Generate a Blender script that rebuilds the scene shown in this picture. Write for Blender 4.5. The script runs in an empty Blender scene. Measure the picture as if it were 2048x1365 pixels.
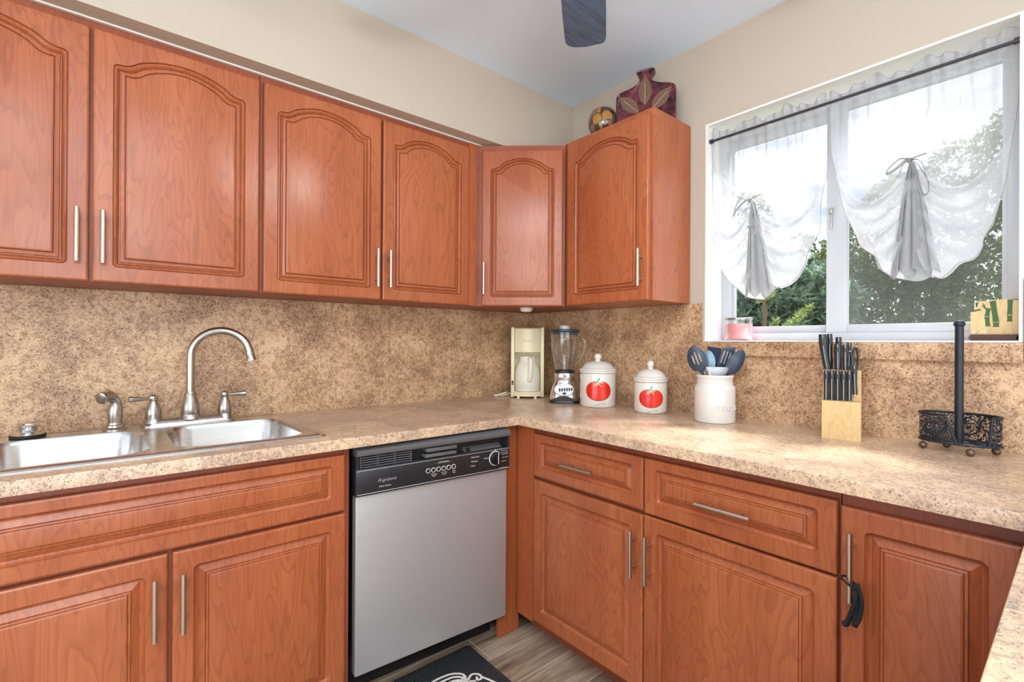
import bpy, bmesh, math, random
from mathutils import Matrix, Vector
random.seed(7)
S = bpy.context.scene
C = S.collection
pi = math.pi
FZ = 0.078            # floor level
CT = 0.914            # counter top level

# ------------------------------------------------------------------ camera
def set_camera():
    f, yaw, pit, rol = 960.5, math.radians(50.212), math.radians(0.075), math.radians(0.310)
    cy, sy = math.cos(yaw), math.sin(yaw)
    fw = Vector((cy*math.cos(pit), sy*math.cos(pit), math.sin(pit)))
    rt = Vector((sy, -cy, 0)); up = rt.cross(fw)
    r2 = rt*math.cos(rol)+up*math.sin(rol); u2 = up*math.cos(rol)-rt*math.sin(rol)
    cam = bpy.data.cameras.new('camera'); o = bpy.data.objects.new('camera', cam); C.objects.link(o)
    M = Matrix((r2, u2, -fw)).transposed().to_4x4(); M.translation = (-1.8181, -2.0157, 1.1986)
    o.matrix_world = M
    cam.sensor_width = 36; cam.sensor_fit = 'HORIZONTAL'; cam.lens = f/2048*36; cam.clip_start = 0.05
    S.camera = o
set_camera()

# ------------------------------------------------------------------ world, sun, added fill lights, exposure
S.view_settings.view_transform = 'Standard'
S.view_settings.look = 'None'
S.view_settings.gamma = 1
S.view_settings.use_curve_mapping = False
S.view_settings.exposure = 0.15
def world():
    w = bpy.data.worlds.new('world'); S.world = w; w.use_nodes = True
    nt = w.node_tree; N = nt.nodes; N.clear()
    out = N.new('ShaderNodeOutputWorld'); bg = N.new('ShaderNodeBackground')
    tc = N.new('ShaderNodeTexCoord'); mp = N.new('ShaderNodeMapping'); mp.inputs['Scale'].default_value = (1, 1, 2.2)
    nz = N.new('ShaderNodeTexNoise'); nz.inputs['Scale'].default_value = 3.2; nz.inputs['Detail'].default_value = 7
    rp = N.new('ShaderNodeValToRGB'); rp.color_ramp.elements[0].position = .36; rp.color_ramp.elements[1].position = .51
    mx = N.new('ShaderNodeMix'); mx.data_type = 'RGBA'
    mx.inputs[6].default_value = (.075, .165, .44, 1); mx.inputs[7].default_value = (.95, .97, 1.0, 1)
    nt.links.new(tc.outputs['Generated'], mp.inputs['Vector']); nt.links.new(mp.outputs[0], nz.inputs['Vector'])
    nt.links.new(nz.outputs[0], rp.inputs[0]); nt.links.new(rp.outputs[0], mx.inputs[0])
    nt.links.new(mx.outputs[2], bg.inputs[0]); bg.inputs[1].default_value = 1.7
    nt.links.new(bg.outputs[0], out.inputs[0])
world()
def light(name, kind, loc, target, energy, color=(1, 1, 1), size=1, sy=None):
    l = bpy.data.lights.new(name, kind); l.energy = energy; l.color = color
    if kind == 'AREA':
        l.shape = 'RECTANGLE'; l.size = size; l.size_y = sy or size
    elif kind == 'SUN': l.angle = size
    else: l.shadow_soft_size = size
    o = bpy.data.objects.new(name, l); C.objects.link(o); o.location = loc
    o.rotation_euler = (Vector(target)-Vector(loc)).to_track_quat('-Z', 'Y').to_euler()
    return o
light('sun', 'SUN', (6, -1.0, 5.8), (0, 0, 0), 15.0, (.97, .98, 1), .42)
light('rear_fill', 'AREA', (-2.3, -4.52, 1.1), (-2.0, 0, 1.0), 40, (.93, .97, 1), 3.0, 1.7)  # unseen fill added to light the sink wall
light('side_fill', 'AREA', (-4.72, -2.4, .95), (0, -1.5, .75), 34, (.95, .98, 1), 2.6, 1.4)  # unseen fill added for the fronts on the window wall
light('overhead_fill', 'AREA', (-2.35, -2.9, 2.395), (-2.35, -2.9, 0), 40, (.97, .99, 1), 1.3, 1.3)  # overhead fill added for light from above, no fixture there
light('ceiling_uplight_fill', 'AREA', (-2.0, -2.3, 1.62), (-1.75, -2.0, 3), 20, (.86, .94, 1), .25, .25)  # unseen upward light added to brighten the ceiling
GLOBE = 33.0          # emission of the fan's lamp

# ------------------------------------------------------------------ materials
def newmat(name):
    m = bpy.data.materials.new(name); m.use_nodes = True
    return m, m.node_tree, m.node_tree.nodes['Principled BSDF']
def mat(name, col, rough=.5, metal=0, spec=.5, coat=0, emit=None, es=0, bump=0, bscale=60):
    m, nt, b = newmat(name)
    b.inputs['Base Color'].default_value = (*col, 1); b.inputs['Roughness'].default_value = rough
    b.inputs['Metallic'].default_value = metal; b.inputs['Specular IOR Level'].default_value = spec
    b.inputs['Coat Weight'].default_value = coat
    if emit:
        b.inputs['Emission Color'].default_value = (*emit, 1); b.inputs['Emission Strength'].default_value = es
    if bump:
        tc = nt.nodes.new('ShaderNodeTexCoord'); n = nt.nodes.new('ShaderNodeTexNoise'); n.inputs['Scale'].default_value = bscale
        bp = nt.nodes.new('ShaderNodeBump'); bp.inputs['Strength'].default_value = bump; bp.inputs['Distance'].default_value = .01
        nt.links.new(tc.outputs['Object'], n.inputs['Vector']); nt.links.new(n.outputs[0], bp.inputs['Height']); nt.links.new(bp.outputs[0], b.inputs['Normal'])
    return m
class G:
    """small node graph helper"""
    def __init__(s, nt): s.nt = nt; s.N = nt.nodes
    def n(s, t, **kw):
        x = s.N.new(t)
        for k, v in kw.items(): setattr(x, k, v)
        return x
    def set(s, sock, v):
        if hasattr(v, 'is_output'): s.nt.links.new(v, sock)
        else: sock.default_value = v
    def math(s, op, a, b=0.0):
        x = s.n('ShaderNodeMath', operation=op); s.set(x.inputs[0], a); s.set(x.inputs[1], b); return x.outputs[0]
    def obj(s): return s.n('ShaderNodeTexCoord').outputs['Object']
    def rnd(s): return s.n('ShaderNodeObjectInfo').outputs['Random']
    def map(s, v, scale=(1, 1, 1), loc=None, rot=(0, 0, 0)):
        x = s.n('ShaderNodeMapping'); s.set(x.inputs[0], v); x.inputs['Scale'].default_value = scale; x.inputs['Rotation'].default_value = rot
        if loc is not None: s.set(x.inputs['Location'], loc)
        return x.outputs[0]
    def noise(s, v, sc=5, det=3, rough=.5, dist=0):
        x = s.n('ShaderNodeTexNoise'); s.set(x.inputs['Vector'], v); x.inputs['Scale'].default_value = sc
        x.inputs['Detail'].default_value = det; x.inputs['Roughness'].default_value = rough; x.inputs['Distortion'].default_value = dist
        return x.outputs[0]
    def ramp(s, f, stops, interp='LINEAR'):
        x = s.n('ShaderNodeValToRGB'); s.set(x.inputs[0], f); cr = x.color_ramp; cr.interpolation = interp
        while len(cr.elements) < len(stops): cr.elements.new(.5)
        for e, (p, c) in zip(cr.elements, stops):
            e.position = p; e.color = (*c, 1) if isinstance(c, tuple) else (c, c, c, 1)
        return x.outputs[0]
    def mix(s, f, a, b, mode='MIX'):
        x = s.n('ShaderNodeMix', data_type='RGBA', blend_type=mode); s.set(x.inputs[0], f)
        s.set(x.inputs[6], (*a, 1) if isinstance(a, tuple) else a); s.set(x.inputs[7], (*b, 1) if isinstance(b, tuple) else b)
        return x.outputs[2]
    def bump(s, h, strength=.2, dist=.005):
        x = s.n('ShaderNodeBump'); s.set(x.inputs['Height'], h); x.inputs['Strength'].default_value = strength; x.inputs['Distance'].default_value = dist
        return x.outputs[0]
def wood_mat(name, base, mid, dark, rough=.33, horiz=False):
    m, nt, b = newmat(name); g = G(nt)
    off = g.n('ShaderNodeCombineXYZ'); r = g.rnd()
    g.set(off.inputs[0], g.math('MULTIPLY', r, 17.0)); g.set(off.inputs[1], g.math('MULTIPLY', r, 9.0)); g.set(off.inputs[2], g.math('MULTIPLY', r, 31.0))
    v = g.map(g.obj(), (1, 1, 1), off.outputs[0])
    sc = (1.1, 6, 6) if horiz else (8.0, 8.0, 1.4)
    fb = (3, 90, 90) if horiz else (110, 110, 5)
    n1 = g.noise(g.map(v, sc), 1.0, 3, .5, .35)
    ln = g.math('FRACT', g.math('MULTIPLY', n1, 24.0))
    ln = g.ramp(ln, [(0.0, 0.0), (.55, .25), (.86, 1.0), (1, 0.0)])
    fine = g.noise(g.map(v, fb), 1.0, 3, .6)
    blot = g.noise(g.map(v, sc), .8, 2, .5)
    c = g.mix(g.ramp(blot, [(.35, 0.0), (.65, 1.0)]), base, mid)
    c = g.mix(g.math('MULTIPLY', ln, .36), c, dark)
    c = g.mix(g.math('MULTIPLY', g.ramp(fine, [(.45, 0.0), (.7, 1.0)]), .22), c, dark)
    g.set(b.inputs['Base Color'], c)
    b.inputs['Roughness'].default_value = rough; b.inputs['Specular IOR Level'].default_value = .5
    return m
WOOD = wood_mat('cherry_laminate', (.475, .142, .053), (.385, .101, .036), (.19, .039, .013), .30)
WOODE = wood_mat('cherry_edge_shaded', (.34, .088, .040), (.29, .070, .031), (.17, .038, .016), .42)  # darker carcass wood: edge tone plus underside shade put into the colour
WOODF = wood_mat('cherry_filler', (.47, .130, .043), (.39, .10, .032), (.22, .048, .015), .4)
def laminate(name, k=1.0, rough=.28, glare=0.0):
    m, nt, b = newmat(name); g = G(nt); v = g.obj()
    patch = g.noise(v, 7, 4, .6, .4)
    med = g.noise(v, 70, 5, .75, .6)
    speck = g.noise(g.map(v, (1, 1, 1), (3, 5, 1)), 190, 4, .78, .5)
    vein = g.noise(g.map(v, (1, 1, 1), (9, 2, 4)), 60, 6, .78, .45)
    lo = (.80*k, .54*k, .315*k); mi = (.50*k, .285*k, .15*k)
    c = g.mix(g.ramp(g.math('ADD', g.math('MULTIPLY', patch, .55), g.math('MULTIPLY', med, .5)), [(.43, 0.0), (.63, 1.0)]), lo, mi)
    c = g.mix(g.ramp(vein, [(.50, 0.0), (.60, .75)]), c, (.30*k, .155*k, .085*k))
    c = g.mix(g.ramp(vein, [(.34, .55), (.43, 0.0)]), c, (.82*k, .62*k, .43*k))
    sp = g.ramp(g.math('ADD', g.math('MULTIPLY', speck, .85), g.math('MULTIPLY', patch, .17)), [(.548, 0.0), (.592, .94)])
    c = g.mix(sp, c, (.085*k, .048*k, .036*k))
    if glare: c = g.mix(glare, c, (.62, .56, .50))  # pale wash puts the counter's white glare into its colour
    g.set(b.inputs['Base Color'], c); b.inputs['Roughness'].default_value = rough
    return m
LAM = laminate('speckled_laminate', .93, .45)
LAMC = laminate('speckled_counter_laminate', 1.08, .30, .22)
WALL = mat('beige_wall_paint', (.525, .452, .362), .7, bump=.06, bscale=90)
CEIL = mat('white_ceiling_paint', (.72, .83, .94), .8, bump=.05, bscale=60)
WHITE = mat('white_paint', (.88, .87, .85), .5, bump=.08, bscale=40)
VINYL = mat('white_vinyl', (.50, .515, .54), .32)
CAULK = mat('white_caulk', (.8, .76, .7), .6)
def steel_mat(name, col, rough, sc):
    m, nt, b = newmat(name); g = G(nt)
    n = g.noise(g.map(g.obj(), sc), 1.0, 3, .6)
    g.set(b.inputs['Base Color'], g.mix(n, tuple(x*.9 for x in col), tuple(min(1, x*1.08) for x in col)))
    g.set(b.inputs['Roughness'], g.math('ADD', g.math('MULTIPLY', n, .12), rough-.06))
    b.inputs['Metallic'].default_value = 1
    return m
STEEL = steel_mat('brushed_steel', (.70, .69, .67), .26, (4, 250, 250))
STEELDW = steel_mat('brushed_steel_door', (.52, .51, .50), .42, (6, 300, 500)); STEELDW.node_tree.nodes['Principled BSDF'].inputs['Metallic'].default_value = .45
NICKEL = steel_mat('brushed_nickel', (.50, .46, .41), .30, (80, 80, 80))
HANDLE = mat('satin_nickel_handle', (.64, .53, .43), .34, 1)
CHROME = mat('chrome', (.85, .84, .82), .08, 1)
BLACKP = mat('black_plastic', (.022, .022, .024), .34)
BLACKG = mat('black_gloss', (.012, .012, .013), .22)
GREYP = mat('grey_plastic_bar', (.12, .12, .122), .38)
DARK = mat('near_black', (.008, .006, .005), .8)
INK = mat('white_ink', (.8, .8, .78), .5)
REDLED = mat('red_indicator', (.7, .05, .04), .4)
CERAM = mat('cream_ceramic', (.80, .765, .69), .12, coat=.4)
CERAMW = mat('white_ceramic', (.76, .735, .68), .22, coat=.2)
CREAM = mat('cream_plastic', (.86, .78, .52), .35)
CREAMW = mat('ivory_plastic', (.88, .84, .70), .3)
NAVY = mat('navy_nylon', (.030, .046, .075), .36)
BLUEH = mat('pale_blue_nylon', (.30, .42, .55), .35)
IRON = mat('black_iron', (.020, .025, .036), .38, .3)
BRONZE = mat('bronze_ball', (.16, .12, .09), .3, .7)
PINE = wood_mat('pale_pine', (.76, .56, .28), (.72, .50, .23), (.50, .30, .11), .45)
GREENP = mat('green_paint', (.22, .30, .17), .4)
DKGREEN = mat('bamboo_green', (.035, .11, .02), .4)
LTGREEN = mat('bamboo_node', (.28, .36, .20), .4)
GINK = mat('grey_ink', (.12, .11, .10), .5)
RUBBER = mat('rubber_black', (.012, .012, .013), .6)
def glass(name, tint, refl=.12, diff=0):
    m = bpy.data.materials.new(name); m.use_nodes = True; nt = m.node_tree; nt.nodes.clear(); g = G(nt)
    out = g.n('ShaderNodeOutputMaterial'); tr = g.n('ShaderNodeBsdfTransparent'); gl = g.n('ShaderNodeBsdfGlossy'); gl.inputs['Roughness'].default_value = .02
    tr.inputs[0].default_value = (*tint, 1)
    lw = g.n('ShaderNodeLayerWeight'); lw.inputs[0].default_value = .35
    f = g.math('MINIMUM', g.math('ADD', g.math('MULTIPLY', lw.outputs['Facing'], refl*3), refl*.25), .85)
    mx = g.n('ShaderNodeMixShader'); g.set(mx.inputs[0], f); nt.links.new(tr.outputs[0], mx.inputs[1]); nt.links.new(gl.outputs[0], mx.inputs[2])
    nt.links.new(mx.outputs[0], out.inputs[0])
    return m
PANE = glass('window_pane', (.98, .99, .985), .012)
JAR = glass('clear_jar', (.975, .98, .975), .14)
def sheer_mat(name, a, col=(.92, .92, .93), tl=.55, gz=.0):
    m = bpy.data.materials.new(name); m.use_nodes = True; nt = m.node_tree; nt.nodes.clear(); g = G(nt)
    out = g.n('ShaderNodeOutputMaterial'); tr = g.n('ShaderNodeBsdfTransparent'); d = g.n('ShaderNodeBsdfDiffuse'); t = g.n('ShaderNodeBsdfTranslucent')
    d.inputs[0].default_value = (*col, 1); t.inputs[0].default_value = (*col, 1)
    m1 = g.n('ShaderNodeMixShader'); m1.inputs[0].default_value = tl; nt.links.new(d.outputs[0], m1.inputs[1]); nt.links.new(t.outputs[0], m1.inputs[2])
    w = g.noise(g.map(g.obj(), (1, 1, 1)), 260, 2, .5)
    lw = g.n('ShaderNodeLayerWeight'); lw.inputs[0].default_value = .5
    fac = g.math('MINIMUM', g.math('ADD', g.math('ADD', g.math('MULTIPLY', w, .16), a-.08), g.math('MULTIPLY', g.math('POWER', lw.outputs['Facing'], 2.0), gz)), .97)
    m2 = g.n('ShaderNodeMixShader'); g.set(m2.inputs[0], fac); nt.links.new(tr.outputs[0], m2.inputs[1]); nt.links.new(m1.outputs[0], m2.inputs[2])
    nt.links.new(m2.outputs[0], out.inputs[0])
    return m
SHEER = sheer_mat('sheer_white', .42, (.66, .66, .68), .32, .5)
SWAG = sheer_mat('sheer_layers', .50, (.66, .66, .68), .32, .5)
SHEER2 = sheer_mat('sheer_fold_shaded', .74, (.34, .34, .35), .12, .25)  # same cloth, darker: shade of the gathered layers is in the colour
HEAD = sheer_mat('sheer_heading', .66, (.50, .50, .51), .25, .25)
RIBBON = sheer_mat('ribbon', .9, (.46, .46, .47), .25)
HEM = mat('hem_thread', (.36, .36, .37), .8)
SCREEN = sheer_mat('insect_screen', .17, (.26, .27, .25), .15)
BAG = sheer_mat('clear_plastic', .5, (.62, .66, .70), .4)
ROD = mat('dark_rod', (.06, .06, .065), .4, .6)

# ------------------------------------------------------------------ mesh builder
class MB:
    def __init__(s): s.b = bmesh.new(); s.mi = 0; s.M = Matrix()
    def v(s, p): return s.b.verts.new(s.M @ Vector(p))
    def f(s, vs):
        try:
            x = s.b.faces.new(vs); x.material_index = s.mi; return x
        except ValueError: return None
    def box(s, x0, x1, y0, y1, z0, z1, bev=0, seg=2):
        vs = [s.v((x, y, z)) for z in (z0, z1) for y in (y0, y1) for x in (x0, x1)]
        fs = [s.f([vs[i] for i in q]) for q in ((0, 2, 3, 1), (4, 5, 7, 6), (0, 1, 5, 4), (2, 6, 7, 3), (0, 4, 6, 2), (1, 3, 7, 5))]
        if bev:
            es = list({e for f in fs for e in f.edges})
            r = bmesh.ops.bevel(s.b, geom=es, offset=bev, segments=seg, affect='EDGES', profile=.5)
            for f in r['faces']: f.material_index = s.mi
        return s
    def loops(s, rings, close=True, cap0=True, cap1=True):
        R = [[s.v(p) for p in r] for r in rings]
        n = len(R[0])
        for a, b in zip(R, R[1:]):
            for i in range(n if close else n-1):
                j = (i+1) % n
                s.f([a[i], a[j], b[j], b[i]])
        if cap0: s.f(R[0][::-1])
        if cap1: s.f(R[-1])
        return s
    def prism(s, pts, fn, a, b):
        """2D outline extruded: fn(u, v, w) -> 3D"""
        return s.loops([[fn(u, v, a) for u, v in pts], [fn(u, v, b) for u, v in pts]])
    def lathe(s, prof, seg=40, c=(0, 0, 0), ex=1, ey=1, cap0=True, cap1=True, a0=0):
        rings = [[(c[0]+r*ex*math.cos(a0+2*pi*i/seg), c[1]+r*ey*math.sin(a0+2*pi*i/seg), c[2]+z) for i in range(seg)] for r, z in prof]
        return s.loops(rings, True, cap0, cap1)
    def tube(s, pts, r, seg=12, cap=True, flat=1.0):
        P = [Vector(p) for p in pts]; n = len(P)
        R = r if isinstance(r, (list, tuple)) else [r]*n
        T = [(P[min(i+1, n-1)]-P[max(i-1, 0)]).normalized() for i in range(n)]
        ref = Vector((0, 0, 1)) if abs(T[0].z) < .9 else Vector((1, 0, 0))
        u = T[0].cross(ref).normalized(); rings = []
        for i in range(n):
            u = (u - T[i]*u.dot(T[i])).normalized(); w = T[i].cross(u)
            rings.append([P[i]+(u*math.cos(2*pi*k/seg)+w*math.sin(2*pi*k/seg)*flat)*R[i] for k in range(seg)])
        return s.loops(rings, True, cap, cap)
    def ball(s, c, r, seg=20, ring=12, sz=1):
        prof = [(max(1e-5, r*math.sin(pi*i/ring)), -r*sz*math.cos(pi*i/ring)) for i in range(ring+1)]
        return s.lathe(prof, seg, c)
    def grid(s, rows, close=False):
        return s.loops(rows, close, False, False)
    def holes(s, outer, inner, z0, z1):
        def fill(z, flip):
            es = []
            LL = []
            for lp in [outer]+inner:
                vs = [s.v((x, y, z)) for x, y in lp]; LL.append(vs)
                for i in range(len(vs)): es.append(s.b.edges.new((vs[i], vs[(i+1) % len(vs)])))
            r = bmesh.ops.triangle_fill(s.b, edges=es, use_beauty=True, use_dissolve=False)
            for g in r['geom']:
                if isinstance(g, bmesh.types.BMFace): g.material_index = s.mi
            return LL
        A = fill(z0, 1); B = fill(z1, 0)
        for a, b in zip(A, B):
            for i in range(len(a)):
                j = (i+1) % len(a); s.f([a[i], a[j], b[j], b[i]])
        return B
    def text(s, body, size, fn, ext=0, shear=0, align='CENTER', bold=0, sx=1.0):
        cu = bpy.data.curves.new('t', 'FONT'); cu.body = body; cu.size = size; cu.align_x = align; cu.align_y = 'CENTER'
        cu.extrude = ext; cu.shear = shear; cu.resolution_u = 3; cu.offset = bold
        o = bpy.data.objects.new('t', cu); C.objects.link(o)
        dg = bpy.context.evaluated_depsgraph_get(); me = bpy.data.meshes.new_from_object(o.evaluated_get(dg))
        vs = [s.v(fn(v.co.x*sx, v.co.y, v.co.z)) for v in me.vertices]
        for p in me.polygons: s.f([vs[i] for i in p.vertices])
        bpy.data.objects.remove(o); bpy.data.curves.remove(cu); bpy.data.meshes.remove(me)
        return s
    def done(s, name, mats, parent=None, smooth=40):
        bmesh.ops.recalc_face_normals(s.b, faces=s.b.faces[:])
        me = bpy.data.meshes.new(name); s.b.to_mesh(me); s.b.free()
        for m in (mats if isinstance(mats, (list, tuple)) else [mats]): me.materials.append(m)
        if smooth:
            me.shade_smooth(); me.set_sharp_from_angle(angle=math.radians(smooth))
        o = bpy.data.objects.new(name, me); C.objects.link(o)
        if parent: o.parent = parent
        return o
def tag(o, label, cat, group=None):
    o['label'] = label; o['category'] = cat
    if group: o['group'] = group
    return o
def thing(name, label, cat, loc=(0, 0, 0), rz=0, group=None):
    o = bpy.data.objects.new(name, None); C.objects.link(o); o.location = loc; o.rotation_euler = (0, 0, math.radians(rz)); o.empty_display_size = .05
    return tag(o, label, cat, group)
def struct(o):
    o['kind'] = 'structure'; return o
def rrect(x0, x1, y0, y1, r, k=6):
    pts = []
    for cx, cy, a in ((x1-r, y0+r, -pi/2), (x1-r, y1-r, 0), (x0+r, y1-r, pi/2), (x0+r, y0+r, pi)):
        for i in range(k+1):
            t = a+pi/2*i/k; pts.append((cx+r*math.cos(t), cy+r*math.sin(t)))
    return pts
def arc(c, r, a0, a1, n): return [(c[0]+r*math.cos(a0+(a1-a0)*i/n), c[1]+r*math.sin(a0+(a1-a0)*i/n)) for i in range(n+1)]
def smoothpts(pts, n=8):
    """Catmull-Rom through points of any dimension"""
    out = []
    P = [pts[0]]+list(pts)+[pts[-1]]
    for i in range(1, len(P)-2):
        for k in range(n):
            t = k/n
            out.append(tuple(.5*((2*b)+(-a+c)*t+(2*a-5*b+4*c-d)*t*t+(-a+3*b-3*c+d)*t**3) for a, b, c, d in zip(P[i-1], P[i], P[i+1], P[i+2])))
    out.append(tuple(pts[-1])); return out

# ------------------------------------------------------------------ room shell
XL, YR = -4.8, -4.6
ZC = 2.405
def floor_mat():
    m, nt, b = newmat('wood_look_tile'); g = G(nt); v = g.map(g.obj(), (1, 1, 1), (.785, .526, 0))
    br = g.n('ShaderNodeTexBrick'); g.set(br.inputs['Vector'], v)
    br.inputs['Scale'].default_value = 1; br.inputs['Brick Width'].default_value = .9; br.inputs['Row Height'].default_value = .145
    br.inputs['Mortar Size'].default_value = .0022; br.inputs['Mortar Smooth'].default_value = .1
    br.inputs['Color1'].default_value = (.0, .0, .0, 1); br.inputs['Color2'].default_value = (1, 1, 1, 1); br.inputs['Mortar'].default_value = (.5, .5, .5, 1)
    gr = g.noise(g.map(v, (3, 40, 40)), 1.0, 5, .7, .6)
    big = g.noise(g.map(v, (2, 9, 9)), 1.0, 3, .6, .4)
    c = g.ramp(g.math('ADD', g.math('MULTIPLY', gr, .6), g.math('MULTIPLY', big, .45)), [(.37, (.085, .055, .034)), (.50, (.29, .21, .14)), (.65, (.52, .41, .30))])
    c = g.mix(g.math('MULTIPLY', br.outputs['Color'], .22), c, (.14, .09, .06))
    c = g.mix(br.outputs['Fac'], c, (.60, .52, .42))
    g.set(b.inputs['Base Color'], c); b.inputs['Roughness'].default_value = .38
    g.set(b.inputs['Normal'], g.bump(gr, .15, .003))
    return m
mb = MB(); mb.box(XL, .0, YR, .0, FZ-.12, FZ); struct(mb.done('floor', floor_mat(), smooth=0))
mb = MB(); mb.box(XL-.2, .25, YR-.2, .2, ZC, ZC+.15); struct(mb.done('ceiling', CEIL, smooth=0))
mb = MB(); mb.box(XL-.2, .22, 0, .2, FZ-.12, ZC); struct(mb.done('wall_left', WALL, smooth=0))
WY0, WY1, WZ0, WZ1, WT = -1.036, -1.905, 1.204, 2.067, .20
mb = MB()
mb.box(0, WT, WY0, 0, FZ-.12, ZC); mb.box(0, WT, WY1, WY0, FZ-.12, WZ0); mb.box(0, WT, WY1, WY0, WZ1, ZC); mb.box(0, WT, YR-.2, WY1, FZ-.12, ZC)
struct(mb.done('wall_right', WALL, smooth=0))
mb = MB()     # rear wall with a wide opening added for the fill light
mb.box(XL-.2, -3.8, YR-.2, YR, FZ-.12, ZC); mb.box(-.8, 0, YR-.2, YR, FZ-.12, ZC); mb.box(-3.8, -.8, YR-.2, YR, 2.3, ZC)
struct(mb.done('wall_rear', WALL, smooth=0))
mb = MB()
mb.box(XL-.2, XL, -1.1, 0, FZ-.12, ZC); mb.box(XL-.2, XL, YR, -3.7, FZ-.12, ZC); mb.box(XL-.2, XL, -3.7, -1.1, 2.3, ZC)
struct(mb.done('wall_side', WALL, smooth=0))
# soffit above the sink-wall cabinets with its caulk line
mb = MB(); mb.box(XL, 0, -.315, 0, 2.0885, ZC)
struct(mb.done('trim_1', WALL, smooth=0))
mb = MB(); mb.box(-3.4, -.50, -.252, -.001, 2.0840, 2.0885)
struct(mb.done('trim_2', CAULK, smooth=0))
# white plaster returns of the window opening
mb = MB(); t = .006
mb.box(-.0015, .13, WY0-t, WY0+.001, WZ0, WZ1); mb.box(-.0015, .13, WY1-.001, WY1+t, WZ0, WZ1)
mb.box(-.0015, .13, WY1+t, WY0-t, WZ1-t, WZ1+.001); mb.box(-.0235, .13, WY1+t, WY0-t, WZ0-.001, WZ0+.004)
mb.box(-.002, .0, WY1-.03, WY1, 1.37, WZ1)
struct(mb.done('trim_3', WHITE, smooth=0))
# the sliding window
win = bpy.data.objects.new('window_1', None); C.objects.link(win); win.location = (.15, -1.47, WZ0); struct(win)
def wloc(mb): mb.M = Matrix.Translation((-.15, 1.47, -WZ0)); return mb
yl, yr_, z0, z1 = WY0-t, WY1+t, WZ0+.004, WZ1-t
mb = wloc(MB())
mb.box(.12, .19, yl-.03, yl, z0, z1, .002); mb.box(.12, .19, yr_, yr_+.03, z0, z1, .002)
mb.box(.12, .19, yr_+.03, yl-.03, z1-.03, z1, .002); mb.box(.12, .19, yr_+.03, yl-.03, z0, z0+.028, .002)
mb.done('frame', VINYL, win)
def sash(y0, y1, xa, xb, sl, sr, zb, zt, name):
    mb = wloc(MB())
    mb.box(xa, xb, y0-sl, y0, zb, zt, .002); mb.box(xa, xb, y1, y1+sr, zb, zt, .002)
    mb.box(xa, xb, y1+sr, y0-sl, zt-.04, zt, .002); mb.box(xa, xb, y1+sr, y0-sl, zb, zb+.032, .002)
    o = mb.done(name, VINYL, win)
    mb = wloc(MB()); xm = (xa+xb)/2
    mb.box(xm-.002, xm+.002, y1+sr-.005, y0-sl+.005, zb+.027, zt-.035); mb.done('pane', PANE, o, 0)
    return o
sl = sash(yl-.02, -1.452, .155, .18, .016, .035, z0+.024, z1-.024, 'sash')
sr = sash(-1.419, yr_+.012, .128, .153, .063, .03, z0+.024, z1-.012, 'sash')
mb = wloc(MB()); mb.box(.1225, .128, -1.437, -1.431, 1.60, 1.66, .001); mb.box(.116, .124, -1.440, -1.428, 1.655, 1.675, .001); mb.done('latch', NICKEL, sr)
mb = wloc(MB()); mb.box(.192, .193, yr_+.02, -1.47, z0+.03, z1-.03); mb.done('insect_screen', SCREEN, win, 0)

# ------------------------------------------------------------------ backsplash
def panel(name, label, boxes):
    mb = MB()
    for b in boxes: mb.box(*b)
    return tag(mb.done(name, LAM, smooth=0), label, 'backsplash')
panel('laminate_splashback', 'brown speckled laminate splash sheet behind the sink and faucet', [(-3.3, -.862, -.006, -.0004, CT, 1.3565)])
panel('laminate_splashback', 'brown speckled laminate splash sheet behind the coffee maker, beyond the faint vertical seam', [(-.8605, -.006, -.006, -.0004, CT, 1.3565)])
panel('laminate_splashback', 'brown speckled laminate splash sheet on the window wall behind the canisters and knife block', [(-.006, -.0004, -1.025, -.0065, CT, 1.3565), (-.006, -.0004, -2.5, -1.025, CT, 1.150), (-.006, -.0004, -2.5, -1.909, 1.150, 1.367)])
mb = MB(); mb.box(-.022, -.0062, -1.908, -1.012, 1.150, 1.2025, .0015)
tag(mb.done('backsplash_ledge', LAM, smooth=0), 'raised speckled laminate strip running directly under the window sill', 'ledge')

# ------------------------------------------------------------------ counter
mb = MB()
outer = [(-2.75, -.0065), (-.0065, -.0065), (-.0065, -2.6), (-1.42, -2.6), (-1.42, -1.957), (-.637, -1.957), (-.635, -.635), (-2.75, -.635)]
B = mb.holes(outer, [[(-2.10, -.55), (-1.34, -.55), (-1.34, -.06), (-2.10, -.06)]], CT-.031, CT)
mb.b.edges.ensure_lookup_table()
top = B[0]; es = []
for i in range(len(top)):
    a, b2 = top[i], top[(i+1) % len(top)]
    if i in (3, 4, 5, 6): es.append(mb.b.edges.get((a, b2)))
bmesh.ops.bevel(mb.b, geom=es, offset=.0035, segments=3, affect='EDGES', profile=.5)
tag(mb.done('countertop', LAMC, smooth=50), 'u-shaped speckled beige laminate countertop over the base cabinets and dishwasher', 'countertop')

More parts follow.
